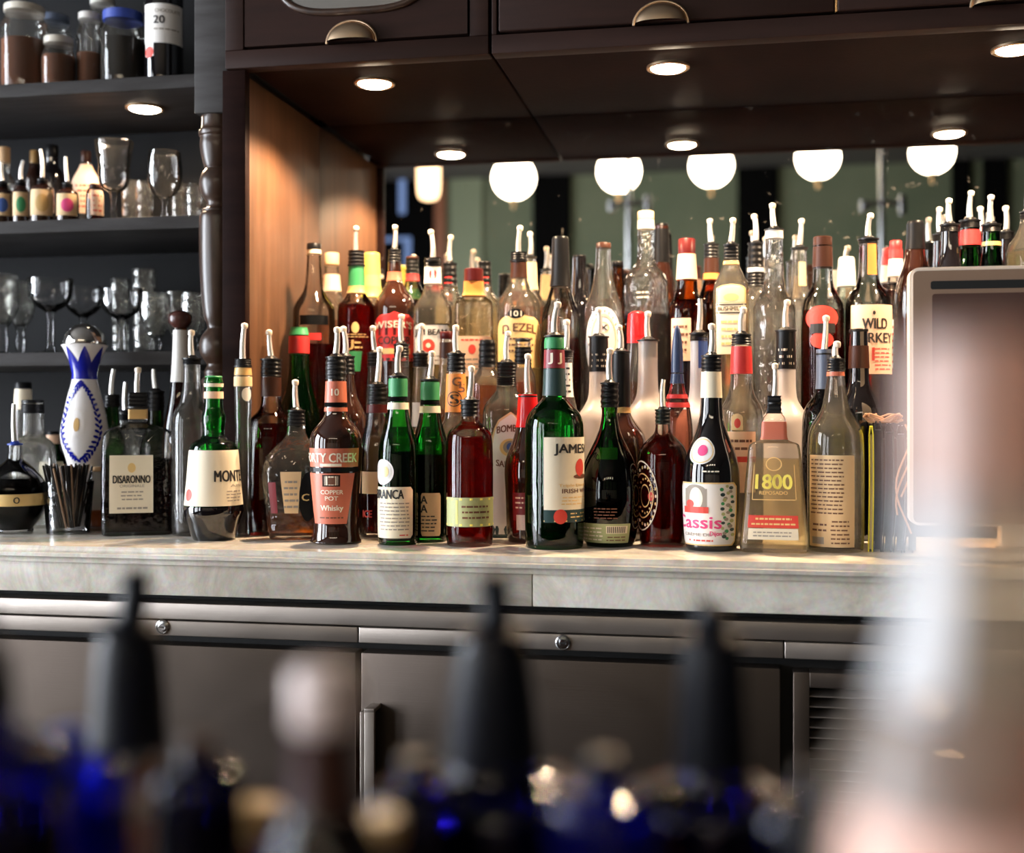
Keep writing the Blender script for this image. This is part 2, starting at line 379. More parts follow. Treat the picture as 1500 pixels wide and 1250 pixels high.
def pourer(b, vt, tipv, parent, style='m', lean=None, flange=None, du=None):
    """rubber stopper in the neck with a metal spout; vt: neck top, tipv: tip of the spout"""
    z = b.z(vt); rn = b.r(z-.001); h = max(.012, b.z(tipv)-z)
    fr = rn*1.18
    bm = bmesh.new()
    lathe(bm, [(z-.001, rn*.8), (z, fr), (z+.0022, fr), (z+.003, rn*.75), (z+.006, rn*.55), (z+.0075, rn*.35)], 24)
    st = obj('pourer', bm, flange or 'rubber', parent)
    bm = bmesh.new()
    l = lean if lean is not None else random.uniform(-.0035, .0035)
    if du is not None: l = du*b.k
    rr = min(.0046, rn*.45)*SP
    bend = random.choice([-1, 1])*.0022
    pts = [Vector((l*(i/8)**1.6+bend*math.sin(i/8*math.pi)*.6, 0, z+.004+(h-.004)*i/8)) for i in range(9)]
    rad = [rr*(1.15-.35*i/8) if SPM != 'dark_spout' else rr for i in range(9)]
    tube(bm, pts, rad, 10, 0)
    if style == 'w':
        p = pts[-1]
        m2 = bmesh.new(); lathe(m2, chaikin([(-.008, .002), (-.007, rr*1.02), (-.002, rr*1.18), (.001, rr*1.05), (.0025, .0005)], 1), 12, mi=0)
        for v_ in m2.verts: v_.co += p
        me = bpy.data.meshes.new('x'); m2.to_mesh(me); m2.free()
        n0 = len(bm.faces); bm.from_mesh(me); bpy.data.meshes.remove(me)
        bm.faces.ensure_lookup_table()
        for f in bm.faces[n0:]: f.material_index = 1
    obj('spout', bm, None, st, mats=[SPM, 'cream_tip'])
SP = 1.0; SPM = 'spout_metal'; pbr('spout_metal', (.92, .90, .86), .28, metal=.85)
TIER = {'C': COUNTER, 'S': STEP}
GRP = {'C': 'liquor bottles standing on the marble counter', 'S': 'liquor bottles on the raised shelf before the mirror', 'B': 'liquor bottles on the raised shelf before the mirror'}
def bottle(u, Y, tier, prof, glass_, desc, liquid=None, bands=(), labels=(), tip=None, style='w', n=2, dr=1, name='liquor_bottle', cap=None, group=None,
           flange=None, du=None, base=None, tilt=0, cat='bottle', seg=32, turn=0):
    """prof: (v, half width) from the neck top down; the base is where the tier is"""
    tz = TIER.get(tier, tier); b = Bt(u, Y, tz, prof+[(HV+(CH-tz)/(dep(u, Y)/F), prof[-1][1] if base is None else base)], n, dr)
    if glass_ == 'clear' and liquid and liquid[0] in ('whisky', 'red_liquor', 'dark_liquor', 'black_liquor', 'rosy') : glass_ = 'clear_clean'
    patch.n = 0; root = thing(name, b.loc, desc, cat, group or GRP.get(tier), b.rz+turn)
    bm = bmesh.new(); pr = [(z, r) for z, r in b.prof]
    lathe(bm, pr, seg if n == 2 else 48, n, dr); obj('body', bm, glass_, root)
    if liquid:
        mt, lv = liquid; zl = b.z(lv); ins = .0022
        q = [(max(z, .006), max(.003, r-ins)) for z, r in b.prof if z < zl]
        q = [q[0]]+[x for i, x in enumerate(q[1:]) if x[0] > .0062]+[(zl, max(.003, b.r(zl)-ins))]
        bm = bmesh.new(); lathe(bm, q, 28 if n == 2 else 40, n, dr); obj('liquid', bm, mt, root)
    for bd in bands: band(b, bd[0], bd[1], bd[2], root, bd[3] if len(bd) > 3 else 'neck_band', bd[4] if len(bd) > 4 else .0008)
    for L_ in labels: patch(b, L_, root)
    vt = prof[0][0]
    if tip: pourer(b, vt, tip, root, style, flange=flange, du=du)
    if cap:     # (v_top, hw, mat [, profile])
        cv, chw, cm = cap[:3]; z0 = b.z(vt); z1 = b.z(cv); r = chw*b.k
        bm = bmesh.new()
        if len(cap) > 3 and cap[3] == 'ball': pp = [(z0-.002, r*.5), (z0, r*.62), (z0+(z1-z0)*.3, r*1.0), (z0+(z1-z0)*.75, r*1.0), (z1, r*.45), (z1, .0003)]
        elif len(cap) > 3 and cap[3] == 'half': pp = [(z0-.0005, r*.96), (z0+.001, r)]+[(z0+.001+(z1-z0-.001)*math.sin(q*math.pi/16), max(.0004, r*math.cos(q*math.pi/16))) for q in range(1, 9)]
        elif len(cap) > 3 and cap[3] == 'dome': pp = [(z0-.001, r), (z0+(z1-z0)*.5, r*.92), (z1-(z1-z0)*.08, r*.5), (z1, .0005)]
        else: pp = [(z0-.001, r*.9), (z0, r), (z1-.0012, r), (z1, r*.9), (z1, .0005)]
        lathe(bm, chaikin(pp, 2) if len(cap) > 3 and cap[3] != 'half' else pp, 28, cap1=True); obj('cap', bm, cm, root)
    return root, b
# ------------------------------------------------------------------ the bar back
YF, YM, ZS, XP = 1.76, 2.142, 1.662, -.773
YS = 1.86
def st(o): o['kind'] = 'structure'; return o
st(boxo('floor', 'room_floor', -3.5, 4.3, -5.1, 2.3, -.05, 0)); st(boxo('ceiling', 'ceiling_paint', -3.5, 4.3, -5.1, 2.3, 3.0, 3.05))
st(boxo('wall_front', 'shelf_back', -3.5, 4.3, 2.19, 2.3, 0, 3.0)); st(boxo('wall_right', 'room_dark', 4.2, 4.3, -5.1, 2.19, 0, 3.0))
WY = [(-3.6, -2.3), (-1.7, -.4), (.1, 1.35)]
bm = bmesh.new(); ys = -5.1
for a, b_ in WY:
    box(bm, -3.5, -3.4, ys, a, 0, 3.0); box(bm, -3.5, -3.4, a, b_, 0, .3); box(bm, -3.5, -3.4, a, b_, 2.6, 3.0); ys = b_
box(bm, -3.5, -3.4, ys, 2.19, 0, 3.0); st(obj('wall_left', bm, 'room_dark', smooth=False))
def window(i, o, frame, pane, em='window_sky'):
    w = bpy.data.objects.new('window_%d' % i, None); COL.objects.link(w); w.location = o; w['kind'] = 'structure'
    bm = bmesh.new()
    for bx in frame: box(bm, *bx)
    obj('window_frame', bm, 'black_pillar', w, smooth=False)
    bm = bmesh.new(); box(bm, *pane); obj('pane', bm, em, w, smooth=False)
for i, (a, b_) in enumerate(WY):
    h = (b_-a)/2
    window(i+1, (-3.45, (a+b_)/2, .3), [(-.04, .04, -h, -h+.05, 0, 2.3), (-.04, .04, h-.05, h, 0, 2.3), (-.04, .04, -h, h, 0, .05), (-.04, .04, -h, h, 2.25, 2.3), (-.03, .03, -.02, .02, .05, 2.25)],
           (-.03, -.02, -h+.05, h-.05, .05, 2.25), 'window_bright' if i == 2 else 'window_sky')
# wall behind the camera, seen in the mirror: a virtual depth there is 2*YM - Y
def mir(u, v, Yv):
    p = at(u, v, Yv); return Vector((p.x, 2*YM-Yv, p.z))
YB = -4.95
YV = 2*YM-YB
st(boxo('wall_back', 'green_wall', -3.5, 4.3, YB-.1, YB, 0, 3.0))
def strip(name, u0, u1, mat, dy, z0=0, z1=3.0):
    a, b2 = mir(u0, 300, YV-dy), mir(u1, 300, YV-dy)
    return st(boxo(name, mat, a.x, b2.x, YB, YB+dy, z0, z1))
for i, (u0, u1, mt) in enumerate([(780, 835, 'black_pillar'), (1080, 1140, 'black_pillar'), (1395, 1422, 'black_pillar'), (1440, 1476, 'black_pillar'), (660, 706, 'green_wall_light'), (636, 652, 'orange_wood'), (480, 634, 'black_pillar')]):
    strip('trim_%d' % (i+1), u0, u1, mt, .05 if mt == 'black_pillar' else .03)
pbr('added_cream_dado', (.45, .37, .27), .5)
st(boxo('trim_8', 'added_cream_dado', -3.4, 4.2, YB+.051, YB+.08, 0, 1.55)); st(boxo('trim_9', 'dark_wood', -3.4, 4.2, YB+.051, YB+.11, 1.55, 1.61))  # cream dado is added as a bright backdrop for the clear bottles
a = mir(583, 250, YV-.1); b2 = mir(592, 312, YV-.1)
c = mir(545, 348, YV-.1); d2 = mir(600, 400, YV-.1)
w = bpy.data.objects.new('window_4', None); COL.objects.link(w); w.location = (a.x, YB+.06, 1.0); w['kind'] = 'structure'
def wb(nm, x0, x1, z0, z1, mt):
    bm = bmesh.new(); box(bm, x0-a.x, x1-a.x, 0, .02, z0-1.0, z1-1.0); obj(nm, bm, mt, w, smooth=False)
emis('window_dim', (.35, .52, 1), .55)
wb('pane', a.x, b2.x, b2.z, a.z+.5, 'window_dim'); wb('pane', c.x, d2.x, c.z-.03, c.z, 'window_dim'); wb('pane', d2.x-.05, d2.x, d2.z, c.z-.03, 'window_dim')
# globe pendants
def globe(i, u, v, rp, last=''):
    Yv = {752.6: 6.86, 906.6: 6.78, 1042: 6.72, 1198: 6.62, 1365.5: 6.59}.get(u, 6.7)
    p = mir(u, v, Yv); r = rp*dep(u, Yv)/F
    g = thing('globe_pendant_lamp', (p.x, p.y, p.z-r), 'white glass globe pendant lamp %s' % last, 'lamp', 'globe pendant lamps reflected in the mirror')
    bm = bmesh.new(); lathe(bm, [(r-r*math.cos(t*math.pi/16), r*math.sin(t*math.pi/16)) for t in range(17)], 28); obj('globe', bm, 'globe_light', g)
    bm = bmesh.new(); lathe(bm, chaikin([(-.06, .003), (-.055, .009), (-.04, .010), (-.03, .006), (-.012, .018), (.004, .02)], 1), 16); obj('finial', bm, 'brass', g)
    bm = bmesh.new(); lathe(bm, [(2*r-.01, .06), (2*r+.03, .055), (2*r+.05, .012), (3.0-p.z+r, .012)], 20); obj('stem', bm, 'brass', g)
for i, (u, v, l) in enumerate([(752.6, 261, 'reflected farthest left, above the green wall'), (906.6, 251, 'reflected second from left, right of the first black pillar'), (1042, 243, 'reflected in the middle of the row'),
                               (1198, 231, 'reflected second from right, past the second black pillar'), (1365.5, 223, 'reflected farthest right, beside the narrow black pillars')]): globe(i, u, v, 30.5, l)
p = mir(628, 262, 7.6)
g = thing('hanging_lamp', (p.x, p.y, p.z-.14), 'blurred warm cylinder lamp reflected at the left end of the mirror', 'lamp')
bm = bmesh.new(); lathe(bm, chaikin([(0, .03), (.01, .06), (.06, .075), (.3, .075), (.31, .05)], 1), 24); obj('lamp_shade', bm, 'warm_lamp', g)
bm = bmesh.new(); lathe(bm, [(.31, .01), (3.0-p.z+.14, .01)], 12); obj('cord', bm, 'rubber', g)
# slim metal stands on the guests' side, seen in the mirror
for (u, v0, nm) in [(921, 262, 'thin metal stand with small fittings reflected between the second and third globes'), (1292, 225, 'thin metal stand with cross arms reflected between the two right globes')]:
    p = mir(u, v0, 5.6); g = thing('metal_stand', (p.x, p.y, 0), nm, 'stand')
    bm = bmesh.new(); lathe(bm, [(0, .14), (.02, .13), (.03, .013), (p.z+.3, .013)], 20); obj('pole', bm, 'chrome_dark', g)
    bm = bmesh.new(); zz = at(u, 300, 5.6).z; tube(bm, [Vector((-.08, 0, zz)), Vector((0, 0, zz+.01)), Vector((.09, 0, zz))], .012, 10); tube(bm, [Vector((.09, 0, zz-.05)), Vector((.09, 0, zz+.04))], .018, 12); tube(bm, [Vector((-.08, 0, zz-.03)), Vector((-.08, 0, zz+.02))], .02, 12)
    obj('arm', bm, 'chrome_dark', g)
# --- marble worktop
bm = bmesh.new(); box(bm, -2.5, 1.7, 1.545, 2.17, .8965, COUNTER); bmesh.ops.bevel(bm, geom=[e for e in bm.edges if all(v_.co.y < 1.6 for v_ in e.verts) and abs(e.verts[0].co.x-e.verts[1].co.x) > 1], offset=.009, segments=5, affect='EDGES')
bmesh.ops.recalc_face_normals(bm, faces=bm.faces)
tag(obj('worktop', bm, 'marble'), 'long pale marble worktop with a rounded front edge carrying the front row of bottles', 'worktop')
xj = at(780, 860, 1.56).x
for i, (x0, x1, l) in enumerate([(-2.5, xj-.0006, 'left length of grey marble apron under the worktop edge'), (xj+.0006, 1.7, 'right length of grey marble apron under the worktop edge, right of the joint')]):
    tag(boxo('marble_apron', 'marble', x0, x1, 1.56, 1.60, .852, .8962, .001), l, 'apron', 'marble aprons under the worktop')
# riser
tag(boxo('bottle_riser', 'dark_wood_h', -.75, 1.25, 1.908, 2.136, COUNTER+.0003, STEP-.0003, .002), 'dark wooden step behind the bottles lifting the back rows', 'riser')
# mirror
o = boxo('wall_mirror', 'mirror', XP, 1.65, YM, YM+.006, COUNTER+.0005, ZS-.0005); tag(o, 'large wall mirror behind the liquor bottles reflecting globe lamps and green wall', 'mirror')
# --- back bar cabinet above
cab = thing('upper_cabinet', (-.36, YF, ZS), 'dark stained wooden cabinet overhanging the bottles, with brass cup pulls', 'cabinet')
OC = (-.36, YF, ZS)
def cb(name, mat, x0, x1, y0, y1, z0, z1, bev=.0015, parent=cab): return boxo(name, mat, x0, x1, y0, y1, z0, z1, bev, parent, OC)
cb('soffit_panel', 'dark_wood', -.757, -.3618, YF+.0, YM+.03, ZS, ZS+.016); cb('soffit_panel', 'dark_wood', -.3582, 1.65, YF, YM+.03, ZS, ZS+.016)
bm = bmesh.new(); zb = at(600, 59, YF).z
def fr(x0, x1, z0, z1): box(bm, x0+.36, x1+.36, -.008, .02, z0-ZS, z1-ZS, .0012)
fr(-.79, -.3625, ZS-.002, zb-.002); fr(-.3575, 1.65, ZS-.002, zb-.002); fr(-.79, -.759, zb-.0018, 2.3); fr(-.392, -.3625, zb-.0018, 2.3); fr(-.3575, -.3495, zb-.0018, 2.3)
fr(.66, .70, zb-.0018, 2.3); obj('face_frame', bm, 'dark_wood_h', cab)
cb('carcass', 'black_gap', -.79, 1.65, YF+.022, YM+.03, ZS+.018, 2.3)
def cup_pull(parent, u, v, off):
    p = at(u, v, YF-.012); bm = bmesh.new(); R = .038
    V = []
    for j in range(9):
        th = j/8*math.pi/2; row = []
        for i in range(17):
            ph = i/16*math.pi
            row.append(bm.verts.new((R*math.cos(ph)*math.cos(th*.0+0) * (1-.0*j), -.024*math.sin(th)*math.sin(ph)**.6, .030*math.sin(ph)*math.cos(th)**.9+(-.002))))
        V.append(row)
    for A, B in zip(V, V[1:]):
        for i in range(16): bm.faces.new((A[i], A[i+1], B[i+1], B[i]))
    bmesh.ops.remove_doubles(bm, verts=bm.verts, dist=1e-5)
    for i in range(20):     # rim bead
        pass
    rim = [Vector((R*1.06*math.cos(i/16*math.pi), -.001, .034*math.sin(i/16*math.pi)-.003)) for i in range(17)]
    tube(bm, rim, .0022, 8)
    for v_ in bm.verts: v_.co += p-Vector(off)
    bmesh.ops.recalc_face_normals(bm, faces=bm.faces)
    return obj('cup_pull', bm, 'antique_brass', parent)
def door(x0, x1, pu, pv, oval=False):
    yd = YF-.006
    if not oval:
        d_ = cb('door', 'dark_wood_h', x0, x1, yd-.004, yd+.022, zb+.002, 2.3, .0025)
    else:
        bm = bmesh.new(); zc = at(520, 18, yd).z+.11; xc = at(519, 18, yd).x; W, H = .128, .110
        out = [(x0, zb+.002), (x1, zb+.002), (x1, 2.3), (x0, 2.3)]
        n_ = 48; inner = []
        for i in range(n_):
            ph = 2*math.pi*(i+.5)/n_-math.pi; e = 2/3.6
            c_, s_ = math.cos(ph), math.sin(ph); inner.append((xc+W*math.copysign(abs(c_)**e, c_), zc+H*math.copysign(abs(s_)**e, s_)))
        outer = []
        for (x, z) in inner:
            dx, dz = x-xc, z-zc; k = min(((x1 if dx > 0 else x0)-xc)/dx if dx else 9e9, ((2.3 if dz > 0 else zb+.002)-zc)/dz if dz else 9e9); outer.append((xc+dx*k, zc+dz*k))
        for (cx_, cz_) in out:
            i_ = min(range(n_), key=lambda q: (outer[q][0]-cx_)**2+(outer[q][1]-cz_)**2); outer[i_] = (cx_, cz_)
        for y in (yd-.004, yd+.018):
            A = [bm.verts.new((x+.36, y-YF, z-ZS)) for x, z in inner]; B = [bm.verts.new((x+.36, y-YF, z-ZS)) for x, z in outer]
            for i in range(n_): bm.faces.new((A[i], A[(i+1) % n_], B[(i+1) % n_], B[i]))
            if y < yd: A0, B0 = A, B
        for P_, Q in ((A0, A), (B0, B)):
            for i in range(n_): bm.faces.new((P_[i], P_[(i+1) % n_], Q[(i+1) % n_], Q[i]))
        # corner fillers
        bmesh.ops.recalc_face_normals(bm, faces=bm.faces); d_ = obj('door', bm, 'dark_wood_h', cab, smooth=False)
        bm = bmesh.new(); pts = [Vector((x+.36, yd-.006-YF, z-ZS)) for x, z in inner]+[Vector((inner[0][0]+.36, yd-.006-YF, inner[0][1]-ZS))]
        tube(bm, pts, .006, 8, caps=False); obj('molding', bm, 'post_wood', d_)
        cb('glass_panel', 'mirror', xc-W, xc+W, yd+.008, yd+.010, zc-H, zc+H, 0, d_)
    cup_pull(d_, pu, pv, OC)
door(-.756, -.395, 515, 60, True); door(-.3466, .148, 968, 33); door(.152, .655, 1466, 6)
cb('hinge_strip', 'brass', .1485, .1515, YF-.007, YF-.002, zb+.002, 2.2, 0)
# downlights
def puck(x, y, z, lab, power=45):
    sd = bpy.data.lights.new('puck_beam', 'SPOT'); sd.energy = power; sd.color = (1, .72, .46); sd.spot_size = math.radians(142); sd.spot_blend = .35; sd.shadow_soft_size = .02
    so = bpy.data.objects.new('puck_beam', sd); COL.objects.link(so); so.location = (0, 0, -.012)
    g = thing('puck_light', (x, y, z), lab, 'light', 'small puck lights under the cabinets')
    bm = bmesh.new(); R = .0275; lathe(bm, [(-.004, R), (-.004, R+.001), (-.0055, R+.004), (-.004, R+.0065), (-.0006, R+.0065), (-.0006, R)], 32, cap0=False, cap1=False); obj('trim_ring', bm, 'antique_brass', g)
    bm = bmesh.new(); lathe(bm, [(-.0085, .0005), (-.0082, R*.5), (-.0065, R*.85), (-.0045, R-.0005), (-.001, R-.0005)], 32); obj('lens', bm, 'puck_light', g); so.parent = g
puck(-.58, 1.872, ZS, 'glowing puck light under the left soffit panel'); puck(-.097, 1.872, ZS, 'glowing puck light under the right soffit panel, nearest the panel joint')
puck(.42, 1.872, ZS, 'glowing puck light under the soffit at the far right of the frame')
# --- side panel between the two bays
tag(boxo('side_panel', 'panel_wood', XP-.02, XP, 1.775, YM+.005, COUNTER+.0005, ZS-.001, .001), 'warm brown wooden side panel between mirror bay and shelves', 'panel')
tag(boxo('front_stile', 'dark_wood', -.797, -.758, 1.757, 1.7745, COUNTER+.0005, ZS-.003, .001), 'narrow dark upright board behind the turned post', 'board')
# --- turned post
PX, PY = -.828, 1.81; pk = dep(320, PY)/F
P_ = thing('turned_post', (PX, PY, COUNTER), 'dark turned wooden post with ball and ring turnings holding the cabinet corner', 'post')
def pz(v): return CH+(HV-v)*pk-COUNTER
ztop = at(310, 165, 1.78).z-COUNTER
prof = [(800, 26), (700, 26), (690, 20), (660, 24), (600, 24), (566, 22), (562, 24), (556, 24), (552, 19), (545, 21), (538, 17), (534, 16), (531, 18), (522, 25), (508, 28), (494, 25), (485, 18), (481, 15), (476, 16), (464, 21), (430, 25), (380, 27.5), (325, 27.5), (315, 26.5), (311, 22),
        (308, 24), (306, 17), (299, 16), (294, 18), (288, 23), (270, 28), (255, 24), (248, 18), (246, 20), (232, 24), (215, 27), (204, 25.5), (201, 26), (200, 28), (192, 28), (191, 24), (165, 23.5)]
bm = bmesh.new(); q = [(max(0.0005, pz(v)), w_*pk*1.0) for v, w_ in prof]; q[-1] = (ztop, q[-1][1]); lathe(bm, chaikin(q, 2), 40); obj('spindle', bm, 'post_wood', P_)
bm = bmesh.new(); box(bm, -.856-PX, -.797-PX, 1.78-PY, 1.84-PY, ztop, 2.3-COUNTER, .0015); obj('top_block', bm, 'shelf_wood', P_)
# --- shelving on the left
sh = thing('shelving_unit', (-1.6, YS, COUNTER), 'dark painted wooden shelving left of the post holding glassware and jars', 'shelves')
OS = (-1.6, YS, COUNTER)
def zr(x): return CH+x
for z0, z1 in ((.554, .577), (.315, .337), (.083, .1065)):
    boxo('shelf', 'shelf_wood', -2.45, XP-.021, YS, 2.150, zr(z0), zr(z1), .0015, sh, OS)
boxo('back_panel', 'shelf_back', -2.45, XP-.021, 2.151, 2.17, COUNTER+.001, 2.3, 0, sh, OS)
boxo('end_panel', 'shelf_wood', -2.48, -2.451, YS, 2.17, COUNTER+.001, 2.3, 0, sh, OS)
boxo('cornice', 'dark_wood_h', -2.48, -.86, YS-.02, YS-.001, 2.10, 2.3, 0, sh, OS)
puck(at(212, 157, 1.964).x, 1.964, zr(.554), 'glowing puck light under the jar shelf on the left', 9)
# --- fridge below
fr_ = thing('back_bar_fridge', (-.3, 1.62, 0), 'stainless steel under-counter fridge with dark doors, locks and a louvred vent', 'fridge')
OF = (-.3, 1.62, 0)
def fb(name, mat, u0, u1, v0, v1, y0, y1, uref=524, bev=.0015, parent=fr_):
    x0 = at(u0, 900, y0).x if u0 > -500 else -2.5; x1 = at(u1, 900, y0).x if u1 < 2000 else 1.7
    z1 = at(uref, v0, y0).z; z0 = at(uref, v1, y0).z if v1 < 2000 else .1
    return boxo(name, mat, x0, x1, y0, y1, z0, z1, bev, parent, OF)
boxo('carcass', 'black_gap', -2.5, 1.7, 1.628, 2.17, .1, .849, 0, fr_, OF)
boxo('plinth', 'black_gap', -2.5, 1.7, 1.66, 2.1, 0, .0995, 0, fr_, OF)
fb('top_rail', 'steel', -900, 3000, 892, 917, 1.592, 1.627)
for a_, c_ in ((-900, 523.5), (525.5, 1147.5), (1149.5, 3000)):
    fb('control_rail', 'steel', a_, c_, 919, 942, 1.594, 1.627)
fb('door', 'steel_door', -900, 521, 956, 3000, 1.596, 1.627)
d2_ = fb('door', 'steel_door', 529, 1143, 956, 3000, 1.596, 1.627)
# lock cylinders
for u, v in ((239, 918.5), (825, 941.5)):
    p = at(u, v, 1.594)-Vector(OF); bm = bmesh.new(); lathe(bm, [(0, .0108), (.003, .0105), (.004, .0088), (.0028, .0082), (.0035, .005), (.0045, .0045)], 28)
    bmesh.ops.rotate(bm, verts=bm.verts, cent=(0, 0, 0), matrix=Matrix.Rotation(math.pi/2, 3, 'X')); bmesh.ops.translate(bm, verts=bm.verts, vec=p); lk = obj('lock', bm, 'chrome_dark', fr_)
    bm = bmesh.new(); box(bm, p.x-.0035, p.x+.0035, p.y-.0052, p.y-.0046, p.z-.001, p.z+.001); obj('keyhole', bm, 'black_gap', lk, smooth=False)
# handle
bm = bmesh.new(); a_ = at(531, 1040, 1.575)-Vector(OF); c_ = at(552, 1040, 1.575)-Vector(OF)
box(bm, a_.x, a_.x+.006, a_.y-.012, .0, -.78+a_.z+.3, a_.z, .001); box(bm, a_.x+.006, c_.x, a_.y-.012, a_.y-.006, -.78+a_.z+.3, a_.z, .001); box(bm, a_.x+.006, c_.x, a_.y-.012, -.024, a_.z-.001, a_.z+.005, .001)
bmesh.ops.recalc_face_normals(bm, faces=bm.faces); obj('handle', bm, 'steel', d2_)
# louvred panel
bm = bmesh.new(); x0 = at(1162, 900, 1.596).x; xl = at(1186, 900, 1.596).x; zt = at(1170, 985, 1.596).z; zl = at(1190, 1008, 1.596).z
box(bm, x0+.3, xl+.3, -.024, .007, .1, zt, .001); box(bm, xl+.3, 1.7+.3, -.024, .007, zl, zt, .001); box(bm, xl+.3, 2.0, -.024, .007, .1, zl-.40, .001)
gp = obj('vent_frame', bm, 'steel_door', fr_)
bm = bmesh.new(); pitch = 15.2*dep(1200, 1.6)/F
for i in range(30):
    z = zl-.008-i*pitch; x1_ = 2.0
    vs = [bm.verts.new(c_) for c_ in [(xl+.3, -.022, z-.003), (2.0, -.022, z-.003), (2.0, .004, z+.004), (xl+.3, .004, z+.004), (xl+.3, -.022, z-.0045), (2.0, -.022, z-.0045), (2.0, .004, z+.0025), (xl+.3, .004, z+.0025)]]
    for f in [(0, 1, 2, 3), (7, 6, 5, 4), (0, 4, 5, 1), (3, 2, 6, 7)]: bm.faces.new([vs[k] for k in f])
obj('louvres', bm, 'steel', gp, smooth=False)
# ================================================================== FRONT ROW on the marble
B = bottle
B(22, 1.712, 'C', [(652, 9), (664, 9), (674, 11), (684, 24), (700, 39), (716, 44), (735, 45), (755, 40), (770, 28), (774, 24)], 'clear', 'squat round liqueur orb with a gold band and blue pourer, at the far left edge', ('black_liquor', 700),
  bands=[(722, 739, 'ink_gold', 'gold_band')], labels=[('rect', 20, 40, 724, 737, None, [('T', 'O', 20, 28, 726, 735, 'ink')])], tip=592, style='m', base=26, flange='blue_plastic', name='liqueur_bottle')
B(48, 1.805, 'C', [(590, 15), (632, 15.5), (640, 17), (650, 30), (662, 33)], 'clear', 'clear square-necked bottle with black collar behind the round orb', ('water', 700), bands=[(592, 606, 'cap_black')], cap=(586, 15.5, 'cap_black'), name='spirit_bottle')
B(34, 1.888, 'C', [(572, 11), (580, 12), (600, 12), (640, 12), (655, 22)], 'clear', 'clear bottle with cream sleeve and dark green cap under the lowest shelf', ('water', 690), bands=[(570, 600, 'paper_cream')], cap=(560, 11.5, 'cap_black'), name='spirit_bottle')
B(78, 1.93, 'C', [(648, 9), (660, 9), (672, 20)], 'green_dark', 'short bottle with pale label in the shade behind the straw glass', bands=[(637, 650, 'paper_peach')], labels=[('rect', 58, 92, 676, 720, 'paper_cream')], cap=(632, 8, 'cap_black'), name='spirit_bottle')
# hand-painted ceramic tequila bottle
r_, b_ = B(124, 1.80, 'C', [(506, 33), (512, 29), (530, 21), (548, 17), (560, 18), (580, 24), (605, 29), (632, 34.5), (650, 33), (672, 26), (684, 23), (705, 26)], 'ceramic', 'white ceramic tequila bottle painted with blue laurel, silver dome on top', name='ceramic_bottle', base=27,
   cap=(474, 30.5, 'chrome', 'half'), labels=[('oval', 98, 125, 600, 638, None, [('G', 98, 125, 598, 640, .09, 'paper_white'), ('O', 109, 117, 612, 632, 'gold_foil')])])
bm = bmesh.new()      # blue petals round the neck
for k in range(7):
    c = k*2*math.pi/7; g = 8
    for j in range(10):
        t0, t1 = j/10, (j+1)/10
        def pw(t): return min(.449, .02+.72*t)
        z0, z1 = b_.z(509+38*t0), b_.z(509+38*t1)
        for i in range(8):
            f0, f1 = i/4-1, (i+1)/4-1; bm.faces.new([bm.verts.new(b_.pt(c+x, z, .0006)) for x, z in ((f0*pw(t0), z0), (f0*pw(t1), z1), (f1*pw(t1), z1), (f1*pw(t0), z0))])
obj('blue_petals', bm, 'cobalt', r_, smooth=False); band(b_, 545, 556, 'cobalt', r_, 'blue_ring')
bm = bmesh.new()      # laurel wreath
for sgn in (-1, 1):
    for i in range(20):
        a = i/19*math.pi*.93; cx = .0+sgn*.92*math.sin(a)*(.62+.35*math.sin(a*.9)); v = 562+112*(1-math.cos(a))/2
        for side in (-1, 1):
            ca = math.atan2(1, 0)+a*sgn*1.0+side*.8; c0 = cx+side*.085-.25; z0 = b_.z(v+side*1.5)
            pts = []
            for q in range(8):
                w = 2*math.pi*q/8; lx, lz = .0050*math.cos(w), .0025*math.sin(w); rx = lx*math.cos(ca)-lz*math.sin(ca); rz_ = lx*math.sin(ca)+lz*math.cos(ca)
                pts.append(bm.verts.new(b_.pt(c0+rx/.036, z0+rz_, .0006)))
            bm.faces.new(pts)
obj('laurel_pattern', bm, 'cobalt', r_, smooth=False)
# straw glass
b0 = Bt(100, 1.722, COUNTER, [(705, 36), (740, 33), (782, 30)])
g = thing('straw_glass', b0.loc, 'tumbler packed with thin black and brown straws beside the square amaretto bottle', 'glass', None, b0.rz)
def tumbler(parent, R0, R1, H, mat='stem_glass', th=.0018, flute=0, base=.008, n=32, nm='glass_body'):
    bm = bmesh.new(); pr = [(0, R0*.95), (.001, R0)]+[(H*i/8, R0+(R1-R0)*i/8) for i in range(1, 9)]+[(H, R1-th)]+[(base+(H-base)*i/8, R0+(R1-R0)*(i/8)-th) for i in range(7, -1, -1)]+[(base, .0005)]
    lathe(bm, pr, n, cap1=False, flute=flute, nf=14); return obj(nm, bm, mat, parent)
tumbler(g, 30*b0.k, 36*b0.k, b0.z(705))
bm = bmesh.new(); bm2 = bmesh.new()
for i in range(74):
    a, rr = random.uniform(0, 6.28), math.sqrt(random.random()); top = .033*rr; bot = .020*rr
    p0 = Vector((bot*math.cos(a+.5), bot*math.sin(a+.5), .010)); p1 = Vector((top*1.15*math.cos(a), top*1.15*math.sin(a), b0.z(683)+random.uniform(-.003, .004)))
    tube(bm if i % 3 else bm2, [p0, p1], .0016, 6)
s1 = obj('straws', bm, 'straw_black', g); s2 = obj('straws', bm2, 'straw_brown', g); s1['kind'] = 'stuff'; s2['kind'] = 'stuff'; s2['label'] = 'brown straws'
B(142, 1.775, 'C', [(690, 8), (700, 9), (712, 12), (725, 13)], 'clear', 'small clear bottle with a little amber liquid between straw glass and amaretto', ('amber', 748), name='spirit_bottle', cap=(684, 8, 'cork'))
